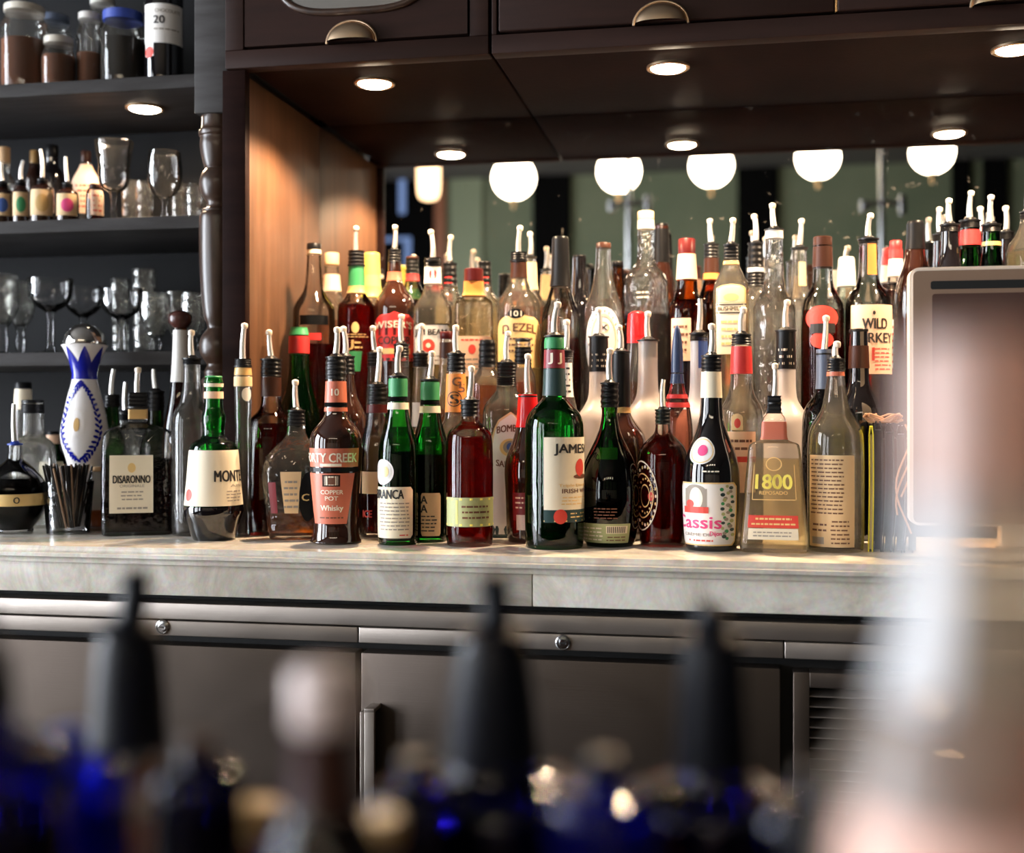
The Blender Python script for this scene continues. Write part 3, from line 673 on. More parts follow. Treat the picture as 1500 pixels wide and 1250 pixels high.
# pourer bottles behind the amaretto
B(164, 1.855, 'C', [(594, 10), (625, 10.5), (636, 14), (650, 20)], 'green_dark', 'dark bottle with matt black collar and pourer, left behind the amaretto', bands=[(578, 596, 'rubber')], tip=541, style='m', name='spirit_bottle')
B(184, 1.915, 'C', [(606, 9), (630, 10), (645, 17), (660, 20)], 'clear', 'clear bottle with short black collar, deepest of three behind the amaretto', ('water', 690), bands=[(607, 616, 'rubber')], tip=560, style='m', name='spirit_bottle')
B(228, 1.85, 'C', [(575, 11), (600, 11.5), (625, 12), (640, 18), (655, 24)], 'green_dark', 'dark bottle with matt black collar, right behind the amaretto', bands=[(576, 602, 'rubber')], tip=541, style='m', name='spirit_bottle')
B(202, 1.735, 'C', [(598, 13), (614, 13), (620, 14), (624, 28), (629, 44), (640, 50), (700, 51)], 'clear_rough', 'square textured-glass amaretto bottle with a square cream label, beside the straw glass', ('dark_liquor', 672), n=7, dr=.62, name='amaretto_bottle',
  bands=[(575, 598, 'rubber'), (600, 614, 'gold_foil')], tip=540, labels=[('rect', 163, 223, 666, 749, 'paper_cream', [('T', 'DISARONNO', 168, 219, 695, 706, 'ink'), ('O', 188, 199, 677, 691, 'ink_gold'), ('T', 'ORIGINALE', 177, 211, 708, 712, 'ink_grey'), ('L', 178, 210, 716, 732, 3, 'ink_grey'), ('L', 172, 216, 738, 746, 1, 'ink_grey')])])
B(264, 1.815, 'C', [(480, 9.5), (520, 10.5), (560, 13), (590, 17), (620, 24), (650, 28)], 'amber_glass', 'slim tapering amber bottle with a dark wooden ball stopper beside the post', ('red_liquor', 560), bands=[(484, 560, 'clear_flange', 'neck_foil')], cap=(455, 17, 'ball_wood', 'ball'), name='tequila_bottle', labels=[('oval', 255, 268, 528, 544, 'paper_cream')])
B(281, 1.737, 'C', [(527, 12), (548, 12), (570, 13), (592, 17), (602, 25), (615, 29), (640, 29)], 'clear', 'tall clear bottle half hidden behind the green necked amaro', ('smoky', 722), bands=[(527, 534, 'rubber')], tip=485, name='spirit_bottle')
B(313, 1.682, 'C', [(553, 12), (560, 14), (566, 13), (590, 13.5), (600, 14), (610, 18), (622, 17), (634, 15), (642, 18), (648, 30), (656, 35), (700, 38), (740, 42), (752, 43), (762, 38)], 'green', 'pear-shaped green amaro bottle with wide cream label and black lower body', ('black_liquor', 665), base=31, name='amaro_bottle',
  bands=[(562, 567, 'paper_cream'), (574, 584, 'paper_peach'), (741, 790, 'black_glass', 'dark_base')], cap=(551, 12.5, 'paper_green'),
  labels=[('rect', 262, 360, 659, 739, 'paper_cream', [('T', 'MONTENEGRO', 314, 374, 688, 704, 'ink'), ('T', 'AMARO', 336, 362, 708, 712, 'ink_grey'), ('O', 275, 283, 715, 732, 'ink_red'), ('L', 330, 352, 716, 734, 4, 'ink_grey')])])
B(356, 1.735, 'C', [(538, 11), (552, 12.5), (566, 12.5), (600, 12), (630, 11), (660, 11)], 'clear', 'slim clear bottle with gold wound neck and a round white medallion beside the post', bands=[(526, 538, 'rubber'), (539, 550, 'gold_foil'), (552, 566, 'paper_amber')], tip=475, labels=[('oval', 354, 367, 568, 588, 'paper_white', [])], name='spirit_bottle')
B(397, 1.778, 'C', [(528, 13.5), (545, 14.5), (580, 14), (592, 14.5), (602, 18), (612, 29), (624, 34), (640, 35.5)], 'clear', 'round shouldered bottle of dark red liquor with black cap, right of the amaro', ('whisky', 620), bands=[(527, 552, 'cap_black'), (553, 581, 'cap_brown')], tip=485, name='rum_bottle')
B(434, 1.715, 'C', [(603, 11), (625, 12.5), (640, 15), (650, 26), (664, 40), (680, 48), (695, 50), (710, 49), (740, 45)], 'clear_cut', 'squat cut-glass whisky decanter bottle with brown label, between amaro and copper label whisky', ('amber', 752), n=2.6, dr=.6, base=40, name='whisky_bottle',
  bands=[(603, 624, 'rubber')], tip=558, labels=[('taper', 412, 441, 690, 750, 'paper_amber', [('L', 416, 438, 700, 745, 5, 'ink_grey')]), ('oval', 438, 466, 690, 762, 'cap_black', [('T', 'C', 442, 452, 722, 732, 'ink_gold')]), ('rect', 396, 406, 705, 750, 'paper_maroon')])
B(492, 1.672, 'C', [(525, 12.5), (530, 14.5), (556, 14), (560, 14.5), (604, 16), (612, 18), (622, 27), (634, 36), (648, 39), (690, 37), (740, 34), (770, 32), (786, 34), (793, 37.5)], 'brown_glass', 'dark curvy whisky bottle with two copper-orange labels in the front row', name='whisky_bottle',
  bands=[(524, 556, 'rubber'), (559, 590, 'copper_label'), (590, 596, 'cap_black'), (597, 603, 'copper_label')], tip=481,
  labels=[('rect', 455, 524, 656, 683, 'copper_label', [('T', 'FORTY CREEK', 452, 521, 663, 676, 'ink_cream'), ('R', 470, 500, 678, 682, 'ink_cream'), ('R', 455, 524, 684, 690, 'cap_black')]),
          ('taper', 457, 517, 692, 765, 'copper_label', [('R', 473, 498, 694, 711, 'cap_brown'), ('R', 476, 495, 696, 709, 'ink_cream'), ('R', 481, 491, 698, 708, 'ink_brown', .0012), ('T', 'COPPER', 471, 502, 716, 722, 'ink_cream'), ('T', 'POT', 477, 495, 725, 731, 'ink_cream'), ('T', 'Whisky', 471, 502, 738, 748, 'ink_cream'), ('L', 468, 505, 753, 759, 1, 'ink_brown')]),
          ('oval', 483, 502, 568, 584, None, [('T', '10', 486, 496, 570, 580, 'ink_cream')])])
B(553, 1.77, 'C', [(566, 12.5), (584, 14), (600, 15), (620, 17), (650, 24), (665, 26)], 'clear', 'clear bottle of dark red liquor between the copper label whisky and round-emblem bottle', ('whisky', 690), bands=[(563, 592, 'cap_black'), (593, 605, 'cap_maroon')], tip=510, labels=[('rect', 531, 556, 690, 722, 'paper_peach', [('T', 'ICE', 533, 545, 746, 756, 'ink_red')])], name='spirit_bottle', du=3)
def fernet(u, Y, vt, tip, d, body, spl):
    return B(u, Y, 'C', [(vt, 12.5), (vt+7, 13.5), (vt+27, 13), (vt+34, 14), (vt+52, 15.5), (vt+70, 20), (vt+90, 26), (vt+108, body)], 'green', d, ('black_liquor', vt+108), bands=[(vt+2, vt+28, 'paper_green', 'cap'), (vt+29, vt+35, 'cap_black'), (vt+37, vt+47, 'paper_cream')], tip=tip, name='amaro_bottle', labels=spl)
fernet(583, 1.672, 553, 508, 'green bottle of bitter amaro with white print-filled label and round pale emblem', 29.5,
  [('round', 553, 604, 712, 786, 'paper_cream', [('T', 'FERNET-BRANCA', 532, 591, 716, 729, 'ink'), ('L', 557, 600, 733, 776, 8, 'ink_grey'), ('L', 584, 600, 779, 784, 1, 'ink_red')]), ('oval', 553, 577, 672, 709, 'paper_white', [('O', 557, 574, 676, 702, 'clear_flange'), ('O', 561, 570, 682, 698, 'ink_gold', .0012)])])
fernet(630, 1.715, 558, 516, 'second slim green amaro bottle, right of the round-emblem one, tan label turned away', 25.5,
  [('round', 617, 645, 721, 783, 'paper_amber', [('T', 'A', 617, 626, 725, 736, 'ink'), ('T', 'A', 617, 626, 738, 749, 'ink'), ('L', 617, 640, 752, 778, 5, 'ink')])])
B(688, 1.675, 'C', [(588, 12.5), (612, 12), (618, 14), (624, 22), (632, 31), (644, 34), (700, 34.5)], 'clear', 'clear rye bottle of bright red whisky with a low olive green label band', ('red_liquor', 639), bands=[(586, 610, 'rubber')], tip=538, name='whisky_bottle',
  labels=[('rect', 655, 722, 727, 769, 'paper_olive', [('R', 655, 722, 728, 731, 'ink_yellow'), ('R', 655, 722, 765, 768, 'ink_yellow'), ('R', 668, 671, 731, 765, 'ink_yellow'), ('L', 676, 716, 736, 760, 3, 'ink_brown')])])
B(742, 1.81, 'C', [(533, 13), (548, 13), (568, 13.5), (576, 18), (588, 29), (598, 34.5), (620, 35)], 'clear_blue', 'pale blue gin bottle with a tall arched white label, left of the tall green whiskey', ('water', 606), n=3.2, dr=.85, bands=[(532, 552, 'rubber'), (553, 565, 'cap_black'), (768, 796, 'teal_foil', 'blue_base')], tip=487, name='gin_bottle', flange='rubber',
  labels=[('arch', 720, 778, 604, 782, 'paper_amber', []), ('arch', 722, 776, 607, 780, 'paper_white', [('T', 'BOMBAY', 728, 770, 622, 632, 'ink_brown', 3), ('O', 732, 763, 642, 668, 'ink_gold'), ('O', 737, 758, 645, 664, 'ink_grey', .0012), ('O', 742, 753, 648, 660, 'ink_blue', .0016), ('T', 'SAPPHIRE', 727, 771, 675, 684, 'ink_brown', -3)])])
B(773, 1.742, 'C', [(582, 12), (590, 13), (612, 14), (632, 18), (650, 24), (668, 32), (690, 35), (720, 33)], 'brown_glass', 'dark red bourbon bottle with bright red wax neck, half behind the tall green whiskey', bands=[(578, 612, 'red_wax', 'wax_seal', .002), (610, 626, 'red_wax', 'wax_drip', .0015)], tip=520, name='bourbon_bottle', base=31,
  labels=[('rect', 752, 776, 720, 760, 'paper_maroon', [('L', 754, 770, 724, 745, 3, 'ink_cream')]), ('rect', 757, 772, 752, 774, 'paper_white')])
B(812, 1.672, 'C', [(494, 12.5), (500, 14), (512, 14), (540, 15), (580, 16.5), (586, 19), (594, 27), (604, 37), (616, 42), (630, 43.5)], 'green', 'tall green whiskey bottle with cream label and maroon neck band, front row centre', ('black_liquor', 668), bands=[(495, 511, 'paper_green', 'screw_cap'), (513, 540, 'paper_maroon'), (541, 580, 'teal_foil', 'neck_foil')], tip=444, name='whiskey_bottle', du=5,
  labels=[('rect', 797, 866, 640, 744, 'paper_cream', [('T', 'JAMESON', 812, 868, 650, 667, 'ink', -1), ('O', 842, 853, 671, 697, 'ink_red'), ('O', 839, 856, 693, 700, 'ink_brown'), ('T', 'Triple Distilled', 818, 858, 707, 712, 'ink_gold'), ('T', 'IRISH WHISKEY', 823, 872, 714, 720, 'ink_brown'), ('L', 822, 855, 724, 738, 3, 'ink_gold')]),
          ('rect', 797, 866, 744, 762, 'teal_foil', [('R', 797, 866, 759, 761, 'ink_gold'), ('O', 811, 830, 743, 764, 'ink_red', .0013), ('G', 813, 828, 745, 762, .15, 'ink_cream'), ('L', 833, 855, 747, 757, 2, 'ink_gold')]),
          ('oval', 800, 826, 516, 538, None, [('T', 'J J', 804, 822, 518, 534, 'ink_cream')])])
B(893, 1.712, 'C', [(563, 11.5), (594, 12.5), (606, 11), (620, 13), (636, 17), (652, 25), (672, 35), (696, 42), (716, 45), (740, 44.5), (765, 42), (790, 38)], 'green_dark', 'squat dark green liqueur bottle with long neck and low barcode label', ('black_liquor', 690), base=36, bands=[(564, 597, 'cap_black')], tip=512, name='liqueur_bottle',
  labels=[('rect', 850, 921, 764, 792, 'paper_olive', [('R', 888, 918, 767, 778, 'paper_cream'), ('L', 856, 884, 768, 790, 4, 'ink_cream'), ('L', 888, 918, 781, 790, 2, 'ink_brown')]+[('R', 890+i*2.6, 891.2+i*2.6, 768, 777, 'ink', .0012) for i in range(10)]),
          ('rect', 862, 918, 738, 760, None, [('L', 870, 905, 740, 758, 4, 'ink_brown')])])
B(909, 1.803, 'C', [(517, 12.5), (540, 13), (597, 14), (606, 15), (616, 21), (632, 34), (650, 39)], 'brown_glass', 'dark brown bottle with long black capsule and gold ring behind the squat green one', bands=[(518, 596, 'cap_black', 'capsule'), (597, 605, 'gold_foil')], tip=478, name='liqueur_bottle', labels=[('rect', 862, 905, 655, 672, 'paper_cream')])
B(971, 1.728, 'C', [(602, 10), (625, 10.5), (634, 12), (642, 20), (654, 32), (668, 36), (700, 36.5)], 'clear', 'round bottle of dark rum wrapped in a lacy gold filigree label, tin spout', ('whisky', 640), bands=[(600, 622, 'rubber')], tip=556, style='m', name='rum_bottle', flange='rubber', base=34,
  labels=[('oval', 925, 966, 672, 778, None, [('G', 928, 964, 674, 776, .04, 'ink_cream'), ('G', 934, 958, 692, 758, .06, 'ink_gold'), ('O', 950, 959, 719, 732, 'ink_red'), ('G', 940, 953, 708, 742, .12, 'ink_gold')]+[('O', 946+15*math.cos(q*.262)-1.2, 946+15*math.cos(q*.262)+1.2, 725+42*math.sin(q*.262)-2.4, 725+42*math.sin(q*.262)+2.4, ['ink_cream', 'ink_gold'][q % 2]) for q in range(24)]+[('O', 946+9*math.cos(q*.4)-1, 946+9*math.cos(q*.4)+1, 725+25*math.sin(q*.4)-1.6, 725+25*math.sin(q*.4)+1.6, 'ink_gold') for q in range(16)])])
B(1042, 1.688, 'C', [(523, 12.5), (530, 14), (544, 13.5), (583, 15), (610, 17), (630, 22), (650, 30), (672, 38), (692, 41.5), (740, 41.5)], 'black_glass', 'black liqueur bottle with cream neck foil, oval seal and white picture label', bands=[(521, 544, 'cap_black', 'screw_cap'), (545, 583, 'paper_cream', 'neck_foil')], tip=476, name='liqueur_bottle', base=38,
  labels=[('oval', 1013, 1047, 640, 679, 'paper_white', [('G', 1015, 1045, 642, 677, .08, 'ink_green' if 'ink_green' in MATS else 'ink_gold'), ('O', 1023, 1037, 651, 667, 'ink_pink')]), ('rect', 1020, 1060, 684, 700, None, [('L', 1028, 1054, 686, 692, 1, 'ink_cream')]),
          ('round', 1000, 1077, 705, 796, 'ink_gold', []), ('round', 1001, 1075.5, 707, 794, 'paper_white', [('R', 1006, 1036, 714, 748, 'ink_grey'), ('O', 1006, 1036, 708, 732, 'ink_grey'), ('O', 1012, 1030, 712, 744, 'ink_cream', .0012), ('R', 1005, 1038, 740, 749, 'ink_red', .0014), ('O', 1008, 1018, 730, 742, 'ink_red', .0015), ('T', 'Cassis', 998, 1056, 753, 771, 'ink_pink'), ('T', 'CRÈME DE', 1006, 1042, 777, 782, 'ink_grey'), ('T', 'Dijon', 1040, 1056, 775, 783, 'ink_pink'), ('L', 1010, 1046, 785, 792, 1, 'ink_red')]+
           [('O', 1064+7*math.sin(i*2.3)-2.2-(i % 3)*.6, 1064+7*math.sin(i*2.3)+2.2+(i % 2), 710+i*2.5-2-(i % 3)*.5, 710+i*2.5+2.4, ['paper_olive', 'teal_foil', 'paper_green', 'ink_grey'][i % 4], .0009+.00003*i) for i in range(31)])])
B(1134, 1.682, 'C', [(592, 9), (606, 10), (612, 17), (640, 17.5), (645, 19), (649, 33), (654, 37), (700, 41), (750, 45)], 'clear', 'trapezoid clear tequila bottle with large yellow figures and a copper foil neck', ('pale_gold', 672), n=6, dr=.62, base=50, bands=[(580, 606, 'rubber'), (618, 644, 'copper_label', 'neck_foil')], tip=534, name='tequila_bottle',
  labels=[('rect', 1100, 1168, 678, 735, None, [('T', '1800', 1108, 1159, 694, 715, 'ink_yellow'), ('G', 1122, 1145, 669, 689, .14, 'ink_gold'), ('T', 'REPOSADO', 1113, 1153, 718, 723, 'ink_gold'), ('R', 1103, 1164, 730, 731, 'ink_gold'), ('R', 1104, 1105, 680, 730, 'ink_gold'), ('R', 1163, 1164, 680, 730, 'ink_gold')]),
          ('rect', 1097, 1168, 753, 771, 'ink_red', [('L', 1106, 1160, 754, 762, 1, 'ink_gold'), ('L', 1101, 1164, 762, 769, 1, 'ink_gold')]), ('rect', 1097, 1168, 772, 788, 'paper_cream', [('L', 1103, 1160, 775, 785, 2, 'ink_grey')])])
B(1224, 1.706, 'C', [(528, 10.5), (552, 12), (572, 15), (598, 19), (612, 27), (626, 36), (642, 40), (700, 40.5)], 'clear', 'clear long-necked bottle with a big tan fine-print label, right end of front row', ('water', 668), bands=[(526, 544, 'rubber'), (545, 551, 'copper_label', 'foil_ring')], tip=502, name='spirit_bottle',
  labels=[('rect', 1188, 1250, 666, 798, 'paper_amber', [('L', 1190, 1236, 670, 752, 14, 'ink_brown'), ('L', 1192, 1212, 762, 778, 2, 'ink_brown'), ('L', 1217, 1244, 758, 795, 6, 'ink_brown'), ('R', 1192, 1208, 784, 794, 'ink_grey')])])
# ================================================================== MIDDLE ROWS on the marble
B(438, 1.870, 'C', [(482, 11.5), (490, 13.5), (494, 14.5), (518, 14.5), (545, 15), (565, 18), (590, 26), (610, 31), (630, 32)], 'green', 'green bottle with a bright red neck band, back left near the side panel', ('green_liquor', 560), bands=[(480, 491, 'paper_green', 'screw_cap'), (493, 518, 'paper_red')], name='liqueur_bottle')
B(424, 2.02, 'S', [(478, 8), (520, 8), (550, 9), (585, 10), (600, 11)], 'navy_glass', 'slate black bottle with a curved pourer against the wood panel', tip=438, name='spirit_bottle', bands=[(475, 490, 'clear_flange')], du=3)
B(506, 1.803, 'C', [(524, 12), (550, 13), (580, 16), (595, 24), (612, 31), (630, 32)], 'brown_glass', 'dark round-shouldered bottle directly behind the copper label whisky', bands=[(523, 548, 'rubber')], tip=480, name='spirit_bottle', du=-3)
for u, vt, tip, d, ls in [(549, 519, 479, 'clear slender-necked bottle with grey stopper, left of the middle row', None), (588, 506, 462, 'clear bottle with pale paper label whose pourer overlaps the copper whisky', 'paper_peach'), (616, 520, 476, 'clear slender-necked bottle with grey stopper, below the white label with red seal', 'paper_white')]:
    B(u, 1.862, 'C', [(vt, 10), (vt+30, 10.5), (vt+60, 13), (vt+85, 13), (vt+105, 14.5)], 'clear', d, ('pale_gold', 640), bands=[(vt, vt+18, 'rubber')], tip=tip, name='spirit_bottle', labels=[('rect', u-12, u+12, 590, 625, ls)] if ls else [])
B(654, 1.862, 'C', [(496, 9), (526, 9.5), (540, 11), (560, 13), (580, 17)], 'clear', 'slim bottle with maroon cap and brown sleeve before the white label with red seal', ('amber', 600), bands=[(502, 525, 'cap_brown')], cap=(486, 9.5, 'cap_maroon'), name='spirit_bottle')
B(668, 1.772, 'C', [(520, 12), (544, 13), (560, 14), (610, 15), (624, 22), (640, 29)], 'clear', 'clear bottle with long orange neck label printed with big black characters', ('pale_gold', 650), bands=[(520, 545, 'rubber'), (548, 604, 'paper_orange', 'neck_sleeve')], tip=478, name='tequila_bottle',
  labels=[('rect', 658, 682, 550, 600, None, [('T', 'S', 660, 672, 578, 592, 'ink'), ('G', 656, 676, 574, 596, .12, 'ink'), ('T', 'G', 663, 675, 553, 566, 'ink_brown'), ('T', '5', 671, 680, 563, 575, 'ink_brown')])])
B(714, 1.862, 'C', [(505, 11.5), (538, 12), (544, 15), (556, 24), (570, 27)], 'clear', 'round-shouldered bottle with smooth black capped neck, left behind the gin', ('amber', 565), bands=[(504, 538, 'cap_black')], cap=(498, 11, 'cap_black'), name='rum_bottle')
B(766, 1.874, 'C', [(500, 11), (534, 11.5), (542, 14), (552, 18), (570, 20)], 'clear', 'amber bottle with black and gold capped neck, right behind the gin', ('amber', 560), bands=[(509, 534, 'cap_black')], cap=(496, 11.5, 'cap_black'), name='rum_bottle')
B(829, 1.835, 'C', [(516, 9.5), (560, 10.5), (585, 13), (600, 17)], 'clear', 'clear bottle with printed neck label just right of the green whiskey neck', ('pale_gold', 640), bands=[(514, 524, 'rubber')], tip=470, name='spirit_bottle', labels=[('rect', 820, 838, 532, 582, 'paper_white', [('L', 821, 837, 536, 578, 5, 'ink')])])
B(877, 1.868, 'C', [(495, 13), (545, 13.5), (580, 14), (594, 20), (608, 30), (622, 32), (640, 32)], 'frosted', 'frosted vodka bottle with black scripted cap, left of three frosted ones', bands=[(494, 545, 'cap_black', 'capsule')], tip=452, name='vodka_bottle', labels=[('rect', 865, 890, 512, 545, None, [('L', 866, 889, 516, 541, 3, 'ink_cream')])])
B(949, 1.868, 'C', [(500, 14), (530, 14), (575, 15), (588, 20), (600, 29), (615, 32.5), (640, 33)], 'frosted', 'frosted vodka bottle with open clear lip and pourer, no cap sleeve', bands=[(503, 524, 'rubber', 'stopper_plug', -.003)], tip=458, name='vodka_bottle')
B(1024, 1.862, 'C', [(490, 12.5), (530, 12.5), (580, 13.5), (596, 20), (610, 31), (626, 34), (650, 34)], 'frosted_cool', 'tall frosted vodka bottle with a small blue neck label behind the black picture-label bottle', tip=438, name='vodka_bottle', bands=[(490, 500, 'rubber')], style='m', labels=[('rect', 1023, 1036, 496, 540, 'ink_blue')])
B(992, 1.800, 'C', [(545, 8), (560, 9), (580, 14), (600, 20), (640, 24)], 'clear', 'short bottle with navy ball neck and red striped shoulder behind the rum', ('rosy', 600), bands=[(548, 562, 'navy_plastic'), (578, 584, 'paper_red'), (590, 597, 'paper_red')], cap=(476, 9, 'navy_plastic', 'dome'), name='spirit_bottle')
B(1086, 1.775, 'C', [(492, 12), (506, 14), (548, 15.5), (565, 16), (580, 20), (596, 29), (606, 32), (640, 32.5)], 'clear', 'clear vodka bottle with red capsule and orange label, behind the trapezoid tequila', ('water', 600), bands=[(490, 505, 'rubber'), (508, 548, 'paper_red', 'capsule')], tip=452, name='vodka_bottle',
  labels=[('rect', 1064, 1106, 632, 720, 'paper_peach', [('R', 1064, 1106, 668, 676, 'ink_red'), ('L', 1068, 1102, 640, 662, 2, 'ink_brown')]), ('arch', 1072, 1088, 606, 630, 'paper_amber', [('O', 1076, 1085, 613, 627, 'ink_red')])])
B(1151, 1.862, 'C', [(486, 13.5), (540, 14), (582, 14.5), (596, 22), (612, 34), (628, 37), (650, 37)], 'frosted', 'frosted vodka bottle with black scripted capsule, above the tequila', bands=[(485, 541, 'cap_black', 'capsule')], tip=441, name='vodka_bottle', labels=[('rect', 1140, 1164, 510, 536, None, [('L', 1141, 1163, 508, 538, 3, 'ink_cream')])])
B(1207, 1.790, 'C', [(520, 10.5), (560, 10.5), (575, 12), (586, 20), (600, 29), (620, 32)], 'smoky', 'textured smoky bottle with slate blue foil neck behind the tan back label', bands=[(512, 570, 'slate_foil', 'neck_foil')], tip=464, name='spirit_bottle', du=3)
B(1258, 1.866, 'C', [(486, 12.5), (505, 13), (540, 14.5), (565, 15), (580, 24), (598, 32), (615, 34)], 'black_glass', 'glossy black bottle with tall black cap below the large tan bourbon label', bands=[(507, 540, 'cap_brown', 'capsule')], cap=(482, 13.5, 'cap_black'), name='liqueur_bottle')
# ================================================================== TOP TIER, front rank
A_, A2 = 1.955, 2.048
B(460, A_, 'S', [(366, 9.5), (374, 10), (400, 11), (425, 14), (436, 21), (448, 29), (460, 31)], 'clear', 'clear cork-topped bottle with dark label, far left of the top tier', ('whisky', 505), bands=[(366, 372, 'paper_cream')], cap=(357, 10.5, 'cap_black'), labels=[('rect', 440, 480, 464, 478, 'cap_black'), ('rect', 436, 470, 490, 500, 'paper_red')], name='whisky_bottle')
B(522, A_, 'S', [(390, 11), (420, 11.5), (430, 13), (437, 18), (444, 25), (452, 27.5), (470, 27.5)], 'clear', 'ruby red liqueur bottle with green and gold neck label on the top tier', ('red_liquor', 447), bands=[(368, 389, 'rubber'), (391, 420, 'paper_green'), (420, 430, 'gold_foil')], tip=333, name='liqueur_bottle',
  labels=[('rect', 497, 547, 488, 520, None, [('L', 504, 540, 490, 497, 2, 'ink_gold'), ('T', 'U', 504, 518, 500, 514, 'ink_gold'), ('L', 519, 532, 500, 514, 2, 'ink_gold'), ('O', 515, 526, 474, 490, 'ink_gold')]), ('taper', 510, 530, 516, 545, 'paper_green')])
B(578, A_, 'S', [(368, 8), (390, 9.5), (412, 10.5), (424, 17), (436, 26), (448, 30), (462, 30.5)], 'brown_glass', 'dark round whisky bottle with arched red label on the top tier', bands=[(367, 384, 'rubber'), (399, 412, 'copper_label')], tip=331, name='whisky_bottle',
  labels=[('arch', 550, 606, 459, 530, 'paper_red', [('R', 550, 606, 476, 493, 'cap_maroon'), ('T', "WISER'S", 551, 602, 472, 482, 'ink_cream', 2), ('T', 'COPPER', 555, 600, 495, 506, 'ink', 0), ('R', 556, 600, 512, 520, 'ink_gold'), ('R', 553, 603, 526, 529, 'ink')])])
B(634, A_, 'S', [(384, 11), (392, 11.5), (416, 12), (430, 14), (440, 21), (450, 27), (458, 28), (470, 28)], 'clear', 'clear square bourbon bottle with white label and red seal on the top tier', ('pale_gold', 475), n=4.5, dr=.8, bands=[(378, 391, 'rubber'), (392, 416, 'paper_white')], tip=338, name='bourbon_bottle',
  labels=[('round', 606, 658, 478, 535, 'paper_white', [('T', 'JIM BEAM', 608, 654, 484, 495, 'ink'), ('O', 618, 637, 498, 517, 'ink_red'), ('O', 624, 631, 504, 511, 'ink_cream', .0012), ('L', 610, 652, 520, 532, 2, 'ink_grey'), ('R', 606, 658, 476, 478, 'ink')]), ('oval', 628, 640, 396, 410, 'paper_red')])
B(694, A_, 'S', [(412, 14), (420, 14), (433, 15), (438, 20), (442, 27), (450, 28), (480, 28)], 'clear_rough', 'square bourbon decanter with maroon stopper and peach label with a red rose', ('pale_gold', 505), n=6, dr=.8, bands=[(413, 434, 'paper_orange')], cap=(394, 14, 'cap_maroon'), name='bourbon_bottle',
  labels=[('round', 668, 720, 494, 552, 'paper_peach', [('O', 686, 697, 506, 520, 'ink_red'), ('L', 674, 712, 496, 503, 1, 'ink_red'), ('L', 676, 712, 524, 545, 3, 'ink_grey')])])
B(760, A_, 'S', [(384, 11), (408, 11.5), (420, 16), (432, 25), (444, 31), (460, 32)], 'clear', 'clear tequila bottle with gold arched label and black oval badge on the top tier', ('pale_gold', 470), bands=[(370, 384, 'cap_black'), (385, 408, 'cap_brown')], tip=332, name='tequila_bottle',
  labels=[('arch', 730, 790, 462, 540, 'ink_gold', [('T', 'D EZEL', 737, 784, 476, 488, 'ink_brown', 3), ('L', 738, 782, 494, 520, 3, 'ink_brown')]), ('oval', 744, 768, 455, 469, 'cap_black', [('T', '101', 748, 764, 458, 466, 'ink_cream')])])
B(821, A_, 'S', [(352, 11), (362, 11.5), (400, 12.5), (420, 14), (440, 20), (458, 27), (475, 29)], 'clear', 'clear cone-shouldered bottle with long black capsule and rosy liquor', ('whisky', 496), bands=[(350, 420, 'cap_black', 'capsule', .0014)], cap=(347, 11.5, 'cap_black'), name='brandy_bottle')
B(884, A_, 'S', [(364, 11), (372, 11), (400, 12.5), (425, 18), (445, 26), (460, 28)], 'clear', 'clear gin bottle with a huge round white label on the top tier', ('water', 440), cap=(356, 11, 'cap_brown'), name='gin_bottle',
  labels=[('oval', 859, 909, 452, 556, 'paper_white', [('G', 866, 902, 462, 535, .10, 'paper_peach'), ('T', 'X', 878, 890, 478, 486, 'ink'), ('G', 876, 892, 474, 490, .15, 'ink_gold')]+[('O', 884+21*math.cos(q*.3)-1, 884+21*math.cos(q*.3)+1, 500+42*math.sin(q*.3)-1.6, 500+42*math.sin(q*.3)+1.6, 'ink_grey') for q in range(21)])])
B(946, 2.008, 'S', [(322, 11.5), (345, 12), (384, 12.5), (394, 20), (404, 29), (416, 32), (440, 32)], 'clear_cut', 'tallest clear decanter bottle with cork and glass stopper on the top tier', ('navy_glass', 462), bands=[(323, 336, 'paper_cream', 'cork_band')], cap=(310, 12, 'cork'), name='vodka_bottle', labels=[('rect', 930, 955, 425, 445, None, [('L', 932, 953, 428, 442, 2, 'ink_cream')])])
B(1006, A_, 'S', [(374, 12.5), (410, 15), (425, 15.5), (436, 19), (448, 26), (460, 28)], 'amber_glass', 'amber bottle with maroon cap and cream neck label on the top tier', ('amber', 440), bands=[(373, 410, 'paper_peach')], cap=(350, 12.5, 'cap_maroon'), name='whisky_bottle', labels=[('rect', 984, 1012, 468, 530, 'paper_peach', [('L', 986, 1008, 475, 520, 4, 'ink_brown')])])
B(1071, A_, 'S', [(360, 9.5), (384, 10), (392, 13), (405, 19), (418, 25), (430, 26), (450, 26)], 'clear', 'clear square whiskey bottle with tall arched cream label and black stripe', ('pale_gold', 430), n=4, dr=.8, bands=[(360, 380, 'rubber'), (383, 388, 'gold_foil')], tip=321, name='whiskey_bottle',
  labels=[('arch', 1050, 1092, 418, 446, 'ink_gold', []), ('arch', 1052, 1090, 420, 445, 'paper_peach', [('O', 1060, 1082, 432, 443, 'ink_gold')]), ('rect', 1050, 1092, 446, 520, 'paper_cream', [('R', 1050, 1092, 447, 449, 'ink'), ('T', 'BUSHMILLS', 1052, 1090, 451, 457, 'ink'), ('R', 1050, 1092, 459, 461, 'ink'), ('L', 1056, 1086, 468, 510, 4, 'ink_gold')])])
B(1134, A_, 'S', [(338, 12), (350, 12.5), (400, 13.5), (425, 16), (436, 24), (448, 30), (460, 30)], 'clear_cut', 'tall clear bottle with grey stopper and cut crystal body', ('water', 440), tip=299, bands=[(337, 350, 'clear_flange', 'foil_ring')], name='vodka_bottle')
